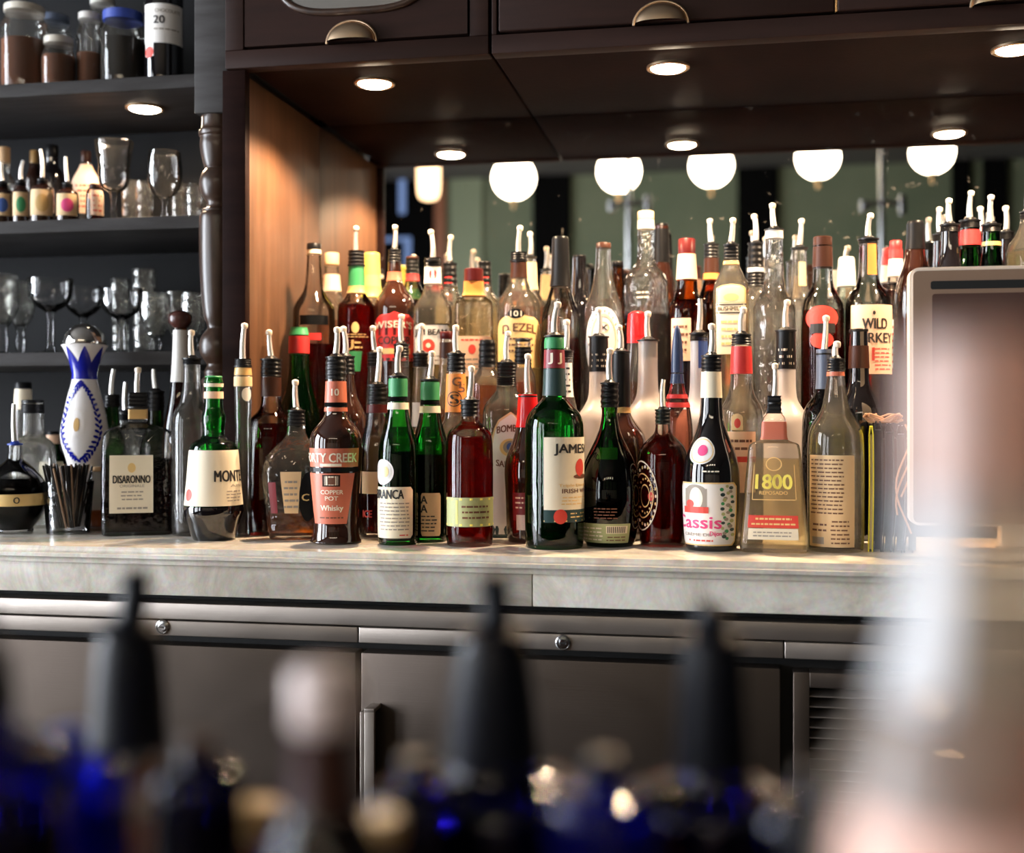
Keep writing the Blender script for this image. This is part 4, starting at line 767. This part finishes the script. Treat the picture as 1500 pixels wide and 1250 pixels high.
B(1205, A_, 'S', [(360, 13), (393, 14), (420, 15), (432, 23), (444, 29), (460, 31)], 'clear', 'clear bottle with brown cork cap and red diamond label with black ribbon', ('whisky', 455), bands=[(362, 392, 'cap_brown')], cap=(347, 13.5, 'cap_brown'), name='whiskey_bottle',
  labels=[('rect', 1180, 1230, 448, 535, None, [('O', 1182, 1226, 450, 486, 'ink_red'), ('R', 1188, 1222, 476, 490, 'ink', .0012), ('T', 'LINE', 1196, 1221, 479, 487, 'ink_cream', 0), ('O', 1188, 1220, 488, 512, 'ink_red', .0007), ('O', 1196, 1212, 512, 530, 'ink_red')])])
B(1272, A_, 'S', [(352, 13), (370, 13.5), (400, 14), (416, 16), (428, 25), (440, 32), (455, 33), (470, 33)], 'clear', 'clear bourbon bottle with large tan label and red print, right end of top tier', ('whisky', 505), tip=314, name='bourbon_bottle', flange='rubber', bands=[(350, 358, 'rubber')],
  labels=[('rect', 1248, 1307, 449, 549, 'paper_peach', [('T', 'WILD', 1264, 1297, 469, 484, 'ink'), ('T', 'TURKEY', 1250, 1303, 490, 504, 'ink'), ('T', '101', 1252, 1280, 511, 530, 'ink_red'), ('O', 1278, 1282, 458, 464, 'ink'), ('L', 1280, 1303, 510, 545, 6, 'ink_red')]), ('rect', 1271, 1283, 358, 404, 'paper_orange')])
B(933, 1.935+.0, 'S', [(462, 11), (475, 12.5), (490, 13), (505, 14), (530, 17), (545, 19)], 'clear', 'bottle with thick dripping red wax cap beside the tall decanter', ('amber', 560), bands=[(460, 492, 'red_wax', 'wax_seal', .002), (488, 503, 'red_wax', 'wax_drip', .0012)], cap=(456, 12, 'red_wax', 'dome'), name='bourbon_bottle')
# second rank on the top tier, many built solid in place of mirror reflections
def back(u, prof, gl, d, **k):
    return B(u, k.pop('Y', A2), 'B', prof, gl, d, **k) 
TIER['B'] = STEP
back(486, [(388, 10), (400, 10.5), (405, 11), (428, 13), (445, 18), (455, 22)], 'clear', 'cork-capped bottle with cream neck label against the mirror, far left', liquid=('amber', 470), bands=[(403, 427, 'paper_peach')], cap=(371, 10.5, 'cork'), name='tequila_bottle')
back(545, [(376, 10.5), (405, 11.5), (432, 13), (440, 20), (450, 26)], 'clear', 'bottle with yellow and lime neck sleeve between ruby liqueur and dark whisky', liquid=('pale_gold', 450), bands=[(374, 404, 'paper_yellow'), (404, 420, 'paper_lime'), (420, 436, 'paper_yellow')], cap=(371, 11, 'paper_yellow'), name='rum_bottle')
back(604, [(380, 8.5), (400, 9), (415, 10), (428, 18), (440, 24)], 'clear', 'bottle with dark neck and red mark behind, between arched red label and white red-seal label', liquid=('dark_liquor', 440), bands=[(380, 402, 'cap_black'), (402, 412, 'paper_red')], cap=(376, 9, 'cap_brown'), name='whisky_bottle')
back(659, [(388, 9), (420, 10), (432, 14), (442, 22), (455, 24)], 'clear', 'bottle with black neck and red patch right behind the white red-seal bourbon', liquid=('pale_gold', 450), bands=[(386, 420, 'cap_black')], tip=346, labels=[('rect', 651, 662, 400, 416, 'paper_red')], name='bourbon_bottle')
back(710, [(388, 8.5), (405, 9), (425, 10), (440, 20), (450, 22)], 'clear', 'dark capped bottle with red patch behind the maroon stoppered decanter', liquid=('pale_gold', 450), bands=[(386, 420, 'cap_black')], cap=(383, 9, 'cap_black'), labels=[('rect', 706, 716, 402, 416, 'paper_red')], name='bourbon_bottle')
back(777, [(378, 8), (400, 9), (425, 10), (440, 19), (450, 23)], 'clear', 'slim bottle with pale neck sleeve behind the black oval badge bottle', liquid=('amber', 450), bands=[(385, 425, 'paper_amber')], tip=341, name='tequila_bottle')
back(849, [(378, 9.5), (410, 10.5), (440, 13), (455, 22)], 'black_glass', 'black necked bottle between the rosy cone bottle and the round white label', cap=(374, 9.5, 'cap_black'), name='liqueur_bottle')
back(905, [(390, 8.5), (410, 9), (435, 12), (450, 20)], 'amber_glass', 'low amber bottle behind the round white label', cap=(383, 8.5, 'cap_black'), name='whisky_bottle')
back(969, [(332, 10), (360, 11), (385, 11.5), (400, 14), (440, 22), (450, 24)], 'brown_glass', 'tall dark bottle with black capsule close behind the tall decanter', Y=2.09, bands=[(336, 385, 'cap_black', 'capsule')], cap=(328, 10, 'cap_black'), name='liqueur_bottle')
back(1042, [(360, 9.5), (380, 10), (406, 11), (420, 13), (440, 20), (452, 22)], 'amber_glass', 'amber bottle with black collar and orange label near the maroon capped one', bands=[(358, 378, 'rubber'), (379, 400, 'cap_brown'), (401, 410, 'paper_orange')], tip=322, name='whisky_bottle')
back(1107, [(358, 10), (380, 10.5), (418, 12), (432, 16), (450, 26)], 'clear', 'bottle with black neck sleeve and white stripe between arched cream label and crystal bottle', liquid=('water', 440), bands=[(357, 392, 'cap_black'), (393, 399, 'paper_white'), (400, 420, 'cap_black')], tip=315, name='vodka_bottle')
back(1171, [(365, 11), (372, 10.5), (410, 11.5), (435, 14), (448, 25)], 'clear', 'clear flute-necked bottle with cream tipped spout, right of the crystal body', liquid=('water', 440), tip=322, name='gin_bottle', labels=[('rect', 1170, 1180, 385, 420, 'paper_amber')])
back(1240, [(382, 11), (405, 12.5), (425, 13), (438, 20), (450, 25)], 'clear_blue', 'bottle with silvery cap behind, left of the neck with orange strip', liquid=('water', 440), bands=[(380, 420, 'clear_flange', 'foil')], cap=(377, 11, 'clear_flange'), name='vodka_bottle')
back(1312, [(368, 9), (400, 10), (425, 13), (440, 21), (450, 24)], 'clear', 'bottle with red and white neck right of the large tan label bourbon', Y=2.095, liquid=('rosy', 480), bands=[(366, 378, 'paper_red'), (380, 405, 'paper_white')], cap=(353, 8.5, 'paper_red'), name='spirit_bottle', labels=[('rect', 1302, 1330, 470, 540, 'paper_white', [('L', 1306, 1328, 476, 536, 6, 'ink_red')])])
B(1341, 2.0, 'S', [(330, 12), (342, 12), (365, 13), (390, 17), (415, 27), (440, 31)], 'brown_glass', 'dark bottle with black capsule at the left corner of the terminal', bands=[(328, 366, 'cap_black', 'capsule')], cap=(324, 11.5, 'cap_black'), name='wine_bottle')
for i, (u, vt, tip, gl, hw, bd, d, Y) in enumerate([(1377, 345, 305, 'black_glass', 9, [], 'dark necked bottle above the terminal, leftmost of that cluster', 2.088), (1391, 331, 292, 'black_glass', 12, [], 'dark bottle above the terminal, just left of the red banded one', 1.955),
      (1421, 325, 281, 'green_dark', 13, [(338, 360, 'paper_red')], 'green bottle with red neck band above the terminal', 2.022), (1437, 345, 304, 'black_glass', 9, [], 'dark bottle behind, between the red and the gold banded ones', 2.088),
      (1452, 331, 287, 'green_dark', 12, [(355, 361, 'gold_foil')], 'green bottle with thin gold neck band above the terminal', 1.955), (1474, 342, 303, 'black_glass', 10, [], 'dark bottle with pale tipped spout, right of the gold banded one', 2.088)]):
    B(u, Y, 'S', [(vt, hw), (vt+45, hw*1.12), (vt+70, hw*1.6), (vt+95, min(hw*2.4, 30) if hw > 10 else 17), (vt+110, min(hw*2.5, 30) if hw > 10 else 18)], gl, d, bands=bd+([(vt, vt+9, 'rubber')]), tip=tip, name='vermouth_bottle')
B(1506, 1.998, 'S', [(312, 10), (330, 11), (345, 18), (360, 28), (380, 31)], 'clear', 'clear round shouldered bottle cut by the right edge above the terminal', ('pale_gold', 370), bands=[(311, 320, 'rubber')], tip=268, name='spirit_bottle')
EXPO = 0.24
# ================================================================== LEFT SHELVES
def onshelf(u, Y, z): P = at(u, HV, Y); return Vector((P.x, P.y, CH+z))
def stem(u, Y, zs, vtop, prof, lab, mat='stem_glass', name='wine_glass', flute=0, group=None, hs=None, turn=0):
    """prof: bottom to top list of (fraction of height, half width px)"""
    k = dep(u, Y)/F; loc = onshelf(u, Y, zs); H = CH+(HV-vtop)*k-loc.z
    g = thing(name, loc, lab, 'glass', group, math.atan2(loc.y, loc.x)-math.pi/2)
    return g, H, k
def goblet(u, Y, zs, vt, hr, hb, hst, ft, lab, stem_f=.45, mat='stem_glass', name='wine_glass', group=None, cut=0, bowl='round', foot=None):
    g, H, k = stem(u, Y, zs, vt, None, lab, name=name, group=group); R, Rb, Rs, Rf = hr*k, hb*k, hst*k, ft*k
    t = .0012; zb = H*stem_f
    bm = bmesh.new()
    lathe(bm, chaikin([(0, Rf*.98), (.0012, Rf), (.0025, Rf*.9), (.006, Rf*.3), (.012, Rs*1.3), (zb*.5, Rs*(1.0 if not cut else 1.5)), (zb*.8, Rs), (zb*.97, Rs*1.5), (zb+.001, Rs*1.8)], 2), 28); obj('foot_and_stem', bm, mat, g)
    if bowl == 'coupe': o = [(zb, Rs*1.6), (zb+.003, R*.35), (zb+(H-zb)*.25, R*.80), (zb+(H-zb)*.55, R*1.0), (H, R)]
    elif bowl == 'flare': o = [(zb, Rs*1.8), (zb+(H-zb)*.05, Rb*.75), (zb+(H-zb)*.18, Rb), (zb+(H-zb)*.38, Rb*1.0), (zb+(H-zb)*.45, Rb*.98), (H, R)]
    else: o = [(zb, Rs*1.6), (zb+(H-zb)*.06, Rb*.55), (zb+(H-zb)*.28, Rb*.93), (zb+(H-zb)*.55, Rb), (zb+(H-zb)*.8, (Rb+R)/2), (H, R)]
    o = chaikin(o, 2); inn = [(z+t*1.2 if i == 0 else z, max(.0008, r-t)) for i, (z, r) in enumerate(o)][::-1]
    bm = bmesh.new(); lathe(bm, o+[(H+.0006, R-t*.5)]+inn+[(zb+.004, .0006)], 36, cap1=False, flute=.03 if cut else 0, nf=12); obj('bowl', bm, 'clear_cut' if cut else mat, g)
    return g
S1, S2, S3 = .5775, .3375, .107
def cupg(u, Y, zs, vt, hr, hb, lab, cut=1, mat=None, name='tumbler', group=None):
    g, H, k = stem(u, Y, zs, vt, None, lab, name=name, group=group)
    tumbler(g, hb*k, hr*k, H, mat or ('clear_cut' if cut else 'stem_glass'), flute=.03 if cut else 0, n=42); return g
GC = 'cocktail glasses on the lowest shelf'; GM = 'glasses on the middle shelf'
goblet(167, 1.935, S2, 208, 28, 22, 4.5, 17, 'tall flared cut-crystal goblet on the middle shelf', .40, cut=0, bowl='flare', group=GM, name='goblet')
goblet(241, 1.93, S2, 223, 23, 26, 4, 16, 'round wine glass right of the flared goblet on the middle shelf', .34, group=GM)
for i, (u, Y, v, hr, hb, l) in enumerate([(193, 2.03, 266, 15, 13, 'cut tumbler behind the flared goblet'), (212, 1.98, 267, 13, 11, 'small cut tumbler between the two stemmed glasses'), (262, 1.99, 270, 12, 10, 'cut tumbler just right of the round wine glass'), (284, 1.94, 271, 12, 10, 'cut tumbler next to the turned post on the middle shelf')]):
    cupg(u, Y, S2, v, hr, hb, l, group=GM)
goblet(74, 1.92, S3, 409, 32, 32, 4.5, 25, 'wide coupe glass on the lowest shelf, largest and leftmost coupe', .56, bowl='coupe', name='coupe_glass', group=GC)
goblet(122, 2.01, S3, 421, 28, 28, 4, 22, 'coupe glass behind, above the ceramic bottle dome', .56, bowl='coupe', name='coupe_glass', group=GC)
goblet(178, 1.93, S3, 424, 30, 30, 4.5, 20, 'coupe glass right of the ceramic bottle dome', .52, bowl='coupe', name='coupe_glass', group=GC)
cupg(176, 2.06, S3, 409, 14, 11, 'narrow cut glass standing behind the right coupe', group=GC)
cupg(211, 2.03, S3, 395, 17, 15, 'tallest cut glass at the back of the lowest shelf', group=GC)
goblet(228, 1.925, S3, 430, 20, 22, 7, 17, 'cut-crystal footed goblet on the lowest shelf, left of the post', .30, cut=1, group=GC, name='goblet')
goblet(262, 1.99, S3, 428, 18, 20, 6, 15, 'cut-crystal footed goblet half behind the wooden ball stopper', .28, cut=1, group=GC, name='goblet')
goblet(284, 1.925, S3, 430, 16, 18, 6, 14, 'cut-crystal footed goblet touching distance from the post', .28, cut=1, group=GC, name='goblet')
goblet(4, 1.92, S3, 403, 20, 23, 6, 18, 'tall cut-crystal goblet at the left picture edge', .38, cut=1, group=GC, name='goblet')
goblet(30, 2.0, S3, 413, 17, 20, 5, 16, 'cut-crystal goblet second from the left picture edge', .40, cut=1, group=GC, name='goblet')
# little dropper bottles on the middle shelf
def on(u, Y, z, prof, gl, d, **k): return bottle(u, Y, CH+z, prof, gl, d, group=k.pop('group', 'bitters bottles on the middle shelf'), **k)
for u, hw, vt, vc, col, l in [(4, 14, 270, 238, 'ink_blue', 'blue'), (31, 12, 268, 235, 'paper_green', 'green'), (62, 17, 265, 219, 'gold_foil', 'yellow'), (99, 16, 271, 230, 'ink_pink', 'pink')]:
    vb = 322; on(u, 1.93, S2, [(vt, 6), (vt+6, 7), (vt+9, hw-3), (vt+14, hw)], 'brown_glass', 'small brown dropper bottle with %s diamond on its label' % l, name='bitters_bottle',
      labels=[('rect', u-hw*.93, u+hw*.8, vt+15, vb-4, 'paper_amber', [('O', u-hw*.55, u+hw*.5, vt+22, vb-9, col)])], bands=[(vt, vt+5, 'rubber')], tip=vc, style='m', flange='rubber')
on(6, 2.02, S2, [(238, 8), (255, 8), (262, 14), (270, 17)], 'clear', 'cork-capped clear bottle behind the blue diamond dropper bottle', cap=(216, 8.5, 'cork'), name='bitters_bottle', liquid=('amber', 280))
on(76, 2.03, S2, [(232, 9), (245, 9), (252, 16), (262, 18)], 'black_glass', 'black bottle with dark cap behind the yellow diamond dropper bottle', cap=(213, 9, 'cap_black'), name='bitters_bottle')
on(50, 2.05, S2, [(240, 7), (252, 8), (262, 13)], 'brown_glass', 'brown bottle with bronze cap behind, between green and yellow diamonds', cap=(221, 6, 'gold_foil'), name='bitters_bottle')
on(126, 2.03, S2, [(238, 8), (246, 9), (264, 20), (275, 22)], 'clear', 'cream wrapped bottle with sloping shoulders left of the flared goblet', cap=(222, 7, 'cap_brown'), name='bitters_bottle', labels=[('rect', 106, 146, 242, 316, 'paper_peach', [('L', 112, 140, 272, 310, 5, 'ink_red')])])
on(139, 1.925, S2, [(277, 10), (283, 12), (290, 13)], 'clear', 'small clear bottle of dark bitters right of the pink diamond one', cap=(270, 8, 'cap_brown'), liquid=('dark_liquor', 292), labels=[('rect', 133, 151, 280, 317, 'paper_peach', [('L', 136, 149, 285, 314, 4, 'ink_red')])], name='bitters_bottle')
# jars on the top shelf
def jar(u, Y, vt, hw, d, fill, lid='lid_metal', fv=None, lidh=10, band_=None):
    z = S1; k = dep(u, Y)/F
    r, b = bottle(u, Y, CH+z, [(vt, hw*.80), (vt+4, hw*.80), (vt+10, hw*.86), (vt+18, hw), (vt+30, hw)], 'clear', d, (fill, fv) if fv else None, cap=(vt-lidh, hw*.86, lid), name='glass_jar', cat='jar', group='preserving jars on the top shelf')
    if band_: band(b, vt-lidh, vt+3, band_, r, 'elastic_band', .004)
    return r, b
for a in [(36, 1.93, 20, 33, 'large preserving jar of dried spices with cream metal lid, left end of the top shelf', 'spice', 'lid_metal', 62), (86, 1.925, 66, 24, 'smallest jar with pale lid in front, second along the top shelf', 'spice', 'lid_metal', 84),
          (131, 1.95, 30, 18, 'slim jar with white lid, third along the top shelf', 'spice', 'clear_flange', 80), (180, 1.93, 30, 31, 'big dark jar with blue band round its lid beside the wine bottle', 'dark_food', 'cap_black', 60)]:
    jar(a[0], a[1], a[2], a[3], a[4], a[5], a[6], a[7], band_='blue_band' if a[0] == 180 else None)
jar(78, 2.06, 34, 26, 'jar with grey lid standing behind the smallest jar', 'dark_food', 'slate_foil', 70)
jar(150, 2.06, 8, 20, 'jar with white lid standing behind the slim jar', 'dark_food', 'clear_flange', 40)
on(240, 1.935, S1, [(-120, 9), (-60, 10), (-40, 14), (-20, 26), (-5, 28), (20, 28)], 'black_glass', 'dark wine bottle with white label numbered 20 on the top shelf', name='wine_bottle', group='wine bottles on the top shelf', cap=(-125, 9.5, 'cap_black'),
   labels=[('rect', 214, 266, 14, 71, 'paper_white', [('T', 'CHOCOLATE', 228, 262, 22, 27, 'ink_grey'), ('T', '20', 226, 241, 32, 43, 'ink'), ('L', 226, 262, 48, 54, 1, 'ink_grey')]), ('rect', 215, 226, 68, 90, 'paper_white', [('O', 215, 226, 76, 92, 'ink_red')])])
# ================================================================== RIGHT END: menus, terminal
for i, (u0, Yc, w, th, hh, tl, lab, mt) in enumerate([(1276, 1.75, .11, .006, 625, .03, 'yellow menu folder, leftmost of the upright folders', 'yellow_book'), (1286, 1.755, .12, .013, 617, .05, 'black leather menu folder next to the yellow one', 'book_black'),
                           (1302, 1.755, .12, .013, 621, .09, 'black menu folder in the middle of the upright folders', 'book_black'), (1319, 1.75, .12, .013, 624, .13, 'black menu folder nearest the terminal, rightmost of the folders', 'book_black'), (1336, 1.75, .12, .013, 622, .17, 'black menu folder mostly hidden behind the blurred big bottle', 'book_black')]):
    P = at(u0, HV, Yc); H = at(u0, hh, Yc-.05).z-COUNTER
    g = thing('menu_folder', (P.x, Yc-w*.0, COUNTER), lab, 'menu', 'menu folders standing on the worktop', math.atan2(P.y, P.x)-math.pi/2+.0)
    bm = bmesh.new()
    n_ = 14
    for s_ in (-1, 1):     # two cover boards with a gap of pages, gently bowed
        cols = []
        for j in range(n_+1):
            t = j/n_; x = tl*.12*math.sin(t*math.pi)*.25+tl*.25*(t-1)*.6*.2+s_*th*.42*(1 if t < .93 else 1-(t-.93)*8)
            cols.append([(x-.001, -w/2, H*t), (x+.001, -w/2, H*t), (x+.001, w/2, H*t), (x-.001, w/2, H*t)])
        R = [[bm.verts.new(c) for c in q] for q in cols]
        for A, C in zip(R, R[1:]):
            for k in range(4): bm.faces.new((A[k], A[(k+1) % 4], C[(k+1) % 4], C[k]))
        bm.faces.new(R[0][::-1]); bm.faces.new(R[-1])
    bmesh.ops.recalc_face_normals(bm, faces=bm.faces); obj('cover', bm, mt, g, smooth=False)
    bm = bmesh.new(); box(bm, -th*.38, th*.38, -w/2+.004, w/2-.004, .003, H*.93); obj('pages', bm, 'cap_black' if mt == 'book_black' else 'paper_cream', g, smooth=False)
    if i in (1, 3):     # twine loops
        bm = bmesh.new(); zt = H*.99; rnd = random.Random(i)
        if i == 1:
            for s_ in range(5):
                pts = [Vector((.02*math.sin(t*.7+s_)+t*.0012, -w/2+.004*math.cos(t*1.3+s_)+.01, zt+.006+.006*math.sin(t*1.1+s_*2))) for t in range(12)]; tube(bm, pts, .0016, 6)
        else:
            for s_ in (0, 1, 2):
                pts = [Vector((.006+.012*math.sin(t*.45+s_*.8), -w/2-.004-.001*s_, zt+.004-t*.0125)) for t in range(9+s_*2)]; tube(bm, pts, .0015, 6)
        obj('twine', bm, 'twine', g)
# point of sale terminal, seen from behind its shoulder
Yt = 1.64; p0 = at(1333, 392, Yt); p1 = at(1335, 770, Yt); W = .30; H = p0.z-p1.z
T = thing('payment_terminal', (p0.x+W/2, Yt+.03, COUNTER), 'beige framed point of sale terminal with a dark slot standing on the worktop', 'terminal')
def rr(bm, x0, x1, z0, z1, y0, y1, r):
    pts = []
    for cx, cz, a0 in ((x1-r, z1-r, 0), (x0+r, z1-r, 90), (x0+r, z0+r, 180), (x1-r, z0+r, 270)):
        for q in range(7): a = math.radians(a0+q*15); pts.append((cx+r*math.cos(a), cz+r*math.sin(a)))
    A = [bm.verts.new((x, y0, z)) for x, z in pts]; C = [bm.verts.new((x, y1, z)) for x, z in pts]; n_ = len(pts)
    for i in range(n_): bm.faces.new((A[i], A[(i+1) % n_], C[(i+1) % n_], C[i]))
    bm.faces.new(A); bm.faces.new(C[::-1]); bmesh.ops.recalc_face_normals(bm, faces=bm.faces)
z0, z1 = p1.z-COUNTER, p0.z-COUNTER
bm = bmesh.new(); rr(bm, -W/2, W/2, z0, z1, -.030, .0, .012); bmesh.ops.bevel(bm, geom=[e for e in bm.edges if abs(e.verts[0].co.y-e.verts[1].co.y) < 1e-6], offset=.003, segments=2, affect='EDGES'); obj('shell', bm, 'terminal_shell', T)
bm = bmesh.new(); rr(bm, -W/2+.004, W/2-.004, z0+.004, z1-.005, -.0315, -.0301, .007); f_ = obj('face_plate', bm, 'terminal_face', T)
bm = bmesh.new(); rr(bm, -W/2+.026, W/2-.02, z1-.030, z1-.019, -.0322, -.0316, .003); obj('slot', bm, 'black_gap', T)
bm = bmesh.new(); rr(bm, -W/2+.028, W/2-.02, z0+.02, z1-.036, -.0322, -.0316, .004); obj('screen', bm, 'terminal_screen', T)
bm = bmesh.new(); box(bm, -.03, .03, -.004, .02, .012, z0+.03, .003); box(bm, -.09, .09, -.07, .06, .0003, .0125, .004); bmesh.ops.recalc_face_normals(bm, faces=bm.faces); obj('stand', bm, 'terminal_shell', T)
# ================================================================== FOREGROUND: front bar bottles, out of focus
LEDGE = .832
fb0 = thing('front_bar', (0, .4, 0), 'dark wooden front bar carrying the blurred bottles nearest the lens', 'bar')
boxo('bar_top', 'dark_wood_h', -1.2, 1.2, .10, .70, LEDGE-.03, LEDGE-.0003, .003, fb0, (0, .4, 0)); boxo('base', 'dark_wood', -1.2, 1.2, .12, .60, .001, LEDGE-.0305, 0, fb0, (0, .4, 0))
pbr('copper_paper', (.42, .17, .08), .4); pbr('white_cap', (.80, .66, .62), .3); pbr('dark_spout', (.002, .003, .007), .45, spec=.25); pbr('bottle_label_pink', (.85, .52, .42), .6)
glass('grey_glass', (.42, .47, .48), (.10, .12, .13)); glass('deep_blue', (.05, .04, .40), (.01, .006, .10), bump=.5, bscale=60)
GF = 'out of focus bottles on the front bar ledge'
def fgp(vt, nk, vs, R): return [(vt, nk), (vs-5, nk*1.1), (vs, nk*1.4), (vs+1, R*.62), (vs+3, R*.82), (vs+16, R*.97), (vs+45, R), (vs+90, R)]
SP = 1.6; SPM = 'dark_spout'
frosted('hazy_pink', (.95, .74, .66), .45); frosted('neck_highlight', (.95, .97, 1.0), .05); frosted('hazy_body', (.88, .78, .66), .72)
def fg(u, Y, prof, gl, d, **k): return bottle(u, Y*.9, LEDGE, prof, gl, d, group=GF, name=k.pop('name', 'liquor_bottle'), **k)
fg(-26, .42, [(960, 34)]+fgp(1000, 42, 1085, 118), 'deep_blue', 'blurred blue glass bottle with dark neck cut by the left edge', bands=[(950, 1040, 'cap_black', 'capsule')], tip=880, style='m', liquid=('navy_glass', 1200))
fg(100, .50, fgp(1085, 26, 1112, 88), 'blue', 'blurred bright blue bottle between the left edge and the dark spout', liquid=('deep_blue', 1170), cap=(1066, 26, 'blue_plastic'))
fg(190, .58, [(925, 38), (940, 45), (1090, 54), (1150, 66), (1190, 110), (1240, 130)], 'grey_glass', 'blurred bottle with tall dark spout and copper label, left foreground', bands=[(930, 1090, 'dark_spout', 'neck_sleeve'), (1175, 1330, 'copper_paper', 'wrap_label')], tip=838, style='m', flange='dark_spout')
fg(290, .46, fgp(1100, 26, 1122, 66), 'deep_blue', 'blurred cobalt bottle right of the copper labelled one', cap=(1082, 26, 'cap_brown'), liquid=('navy_glass', 1180))
fg(474, .40, [(1062, 40), (1120, 42), (1180, 50), (1230, 80), (1300, 98)], 'amber_glass', 'blurred brown bottle with round pinkish white cap, between two dark spouts', bands=[(1062, 1180, 'cap_brown', 'neck_sleeve')], cap=(980, 50, 'white_cap'), liquid=('dark_liquor', 1200))
fg(372, .53, [(1215, 44), (1250, 44), (1270, 60), (1330, 90)], 'clear', 'blurred low bottle with gold cap, left of the white capped one', cap=(1178, 46, 'gold_foil'), liquid=('amber', 1280))
fg(560, .455, [(1225, 30), (1260, 32), (1290, 60), (1340, 80)], 'clear', 'blurred low bottle with small gold cap, right of the white capped one', cap=(1193, 30, 'gold_foil'), liquid=('amber', 1280))
fg(722, .59, [(930, 40), (940, 50), (1015, 60)]+fgp(1060, 64, 1135, 150), 'deep_blue', 'blurred navy bottle with dark spout in the middle foreground', bands=[(932, 1110, 'dark_spout', 'neck_sleeve')], tip=842, style='m', flange='dark_spout', liquid=('navy_glass', 1160))
fg(884, .50, fgp(1130, 28, 1160, 86), 'blue', 'blurred blue bottle between the two dark spouts in the middle', cap=(1105, 26, 'cap_black'), liquid=('navy_glass', 1220))
fg(608, .50, fgp(1130, 24, 1152, 70), 'deep_blue', 'blurred blue bottle left of the middle dark spout', cap=(1108, 24, 'cap_black'), liquid=('navy_glass', 1200))
fg(1042, .60, [(940, 38), (950, 44)]+fgp(1080, 50, 1150, 125), 'deep_blue', 'blurred dark teal necked bottle with spout, right of centre foreground', bands=[(942, 1120, 'dark_spout', 'neck_sleeve')], tip=886, style='m', flange='dark_spout', liquid=('navy_glass', 1170))
fg(1190, .46, fgp(1150, 26, 1175, 82), 'deep_blue', 'blurred blue bottle tucked beside the big clear bottle', cap=(1128, 24, 'cap_black'), liquid=('navy_glass', 1240))
SP = 1.0
k = dep(1432, .27)/F
fg(1432, .27, [(505, 90), (520, 96), (560, 92), (780, 94), (900, 102), (990, 128), (1100, 178), (1200, 205), (1400, 218)], 'hazy_body', 'huge blurred clear bottle with frosty neck and painted white highlight filling the right foreground', cap=(492, 91, 'hazy_pink'), bands=[(508, 720, 'hazy_pink', 'neck_sleeve')], liquid=('amber', 1060), style='m',
   labels=[('rect', 1250, 1620, 1170, 1500, 'bottle_label_pink'), ('rect', 1338, 1404, 540, 1015, 'neck_highlight')])  # the white neck patch is a painted highlight
# ------------------------------------------------------------------ settings
w = bpy.data.worlds.new('world'); SC.world = w; w.use_nodes = True
w.node_tree.nodes['Background'].inputs[0].default_value = (.5, .6, .8, 1); w.node_tree.nodes['Background'].inputs[1].default_value = .3
SC.view_settings.view_transform = 'Standard'; SC.view_settings.look = 'None'; SC.view_settings.gamma = 1; SC.view_settings.exposure = EXPO
cy = SC.cycles
cy.max_bounces = 14; cy.transparent_max_bounces = 48; cy.transmission_bounces = 14; cy.glossy_bounces = 6; cy.diffuse_bounces = 3
cy.sample_clamp_indirect = 30; cy.caustics_reflective = True; cy.caustics_refractive = True; cy.use_denoising = True
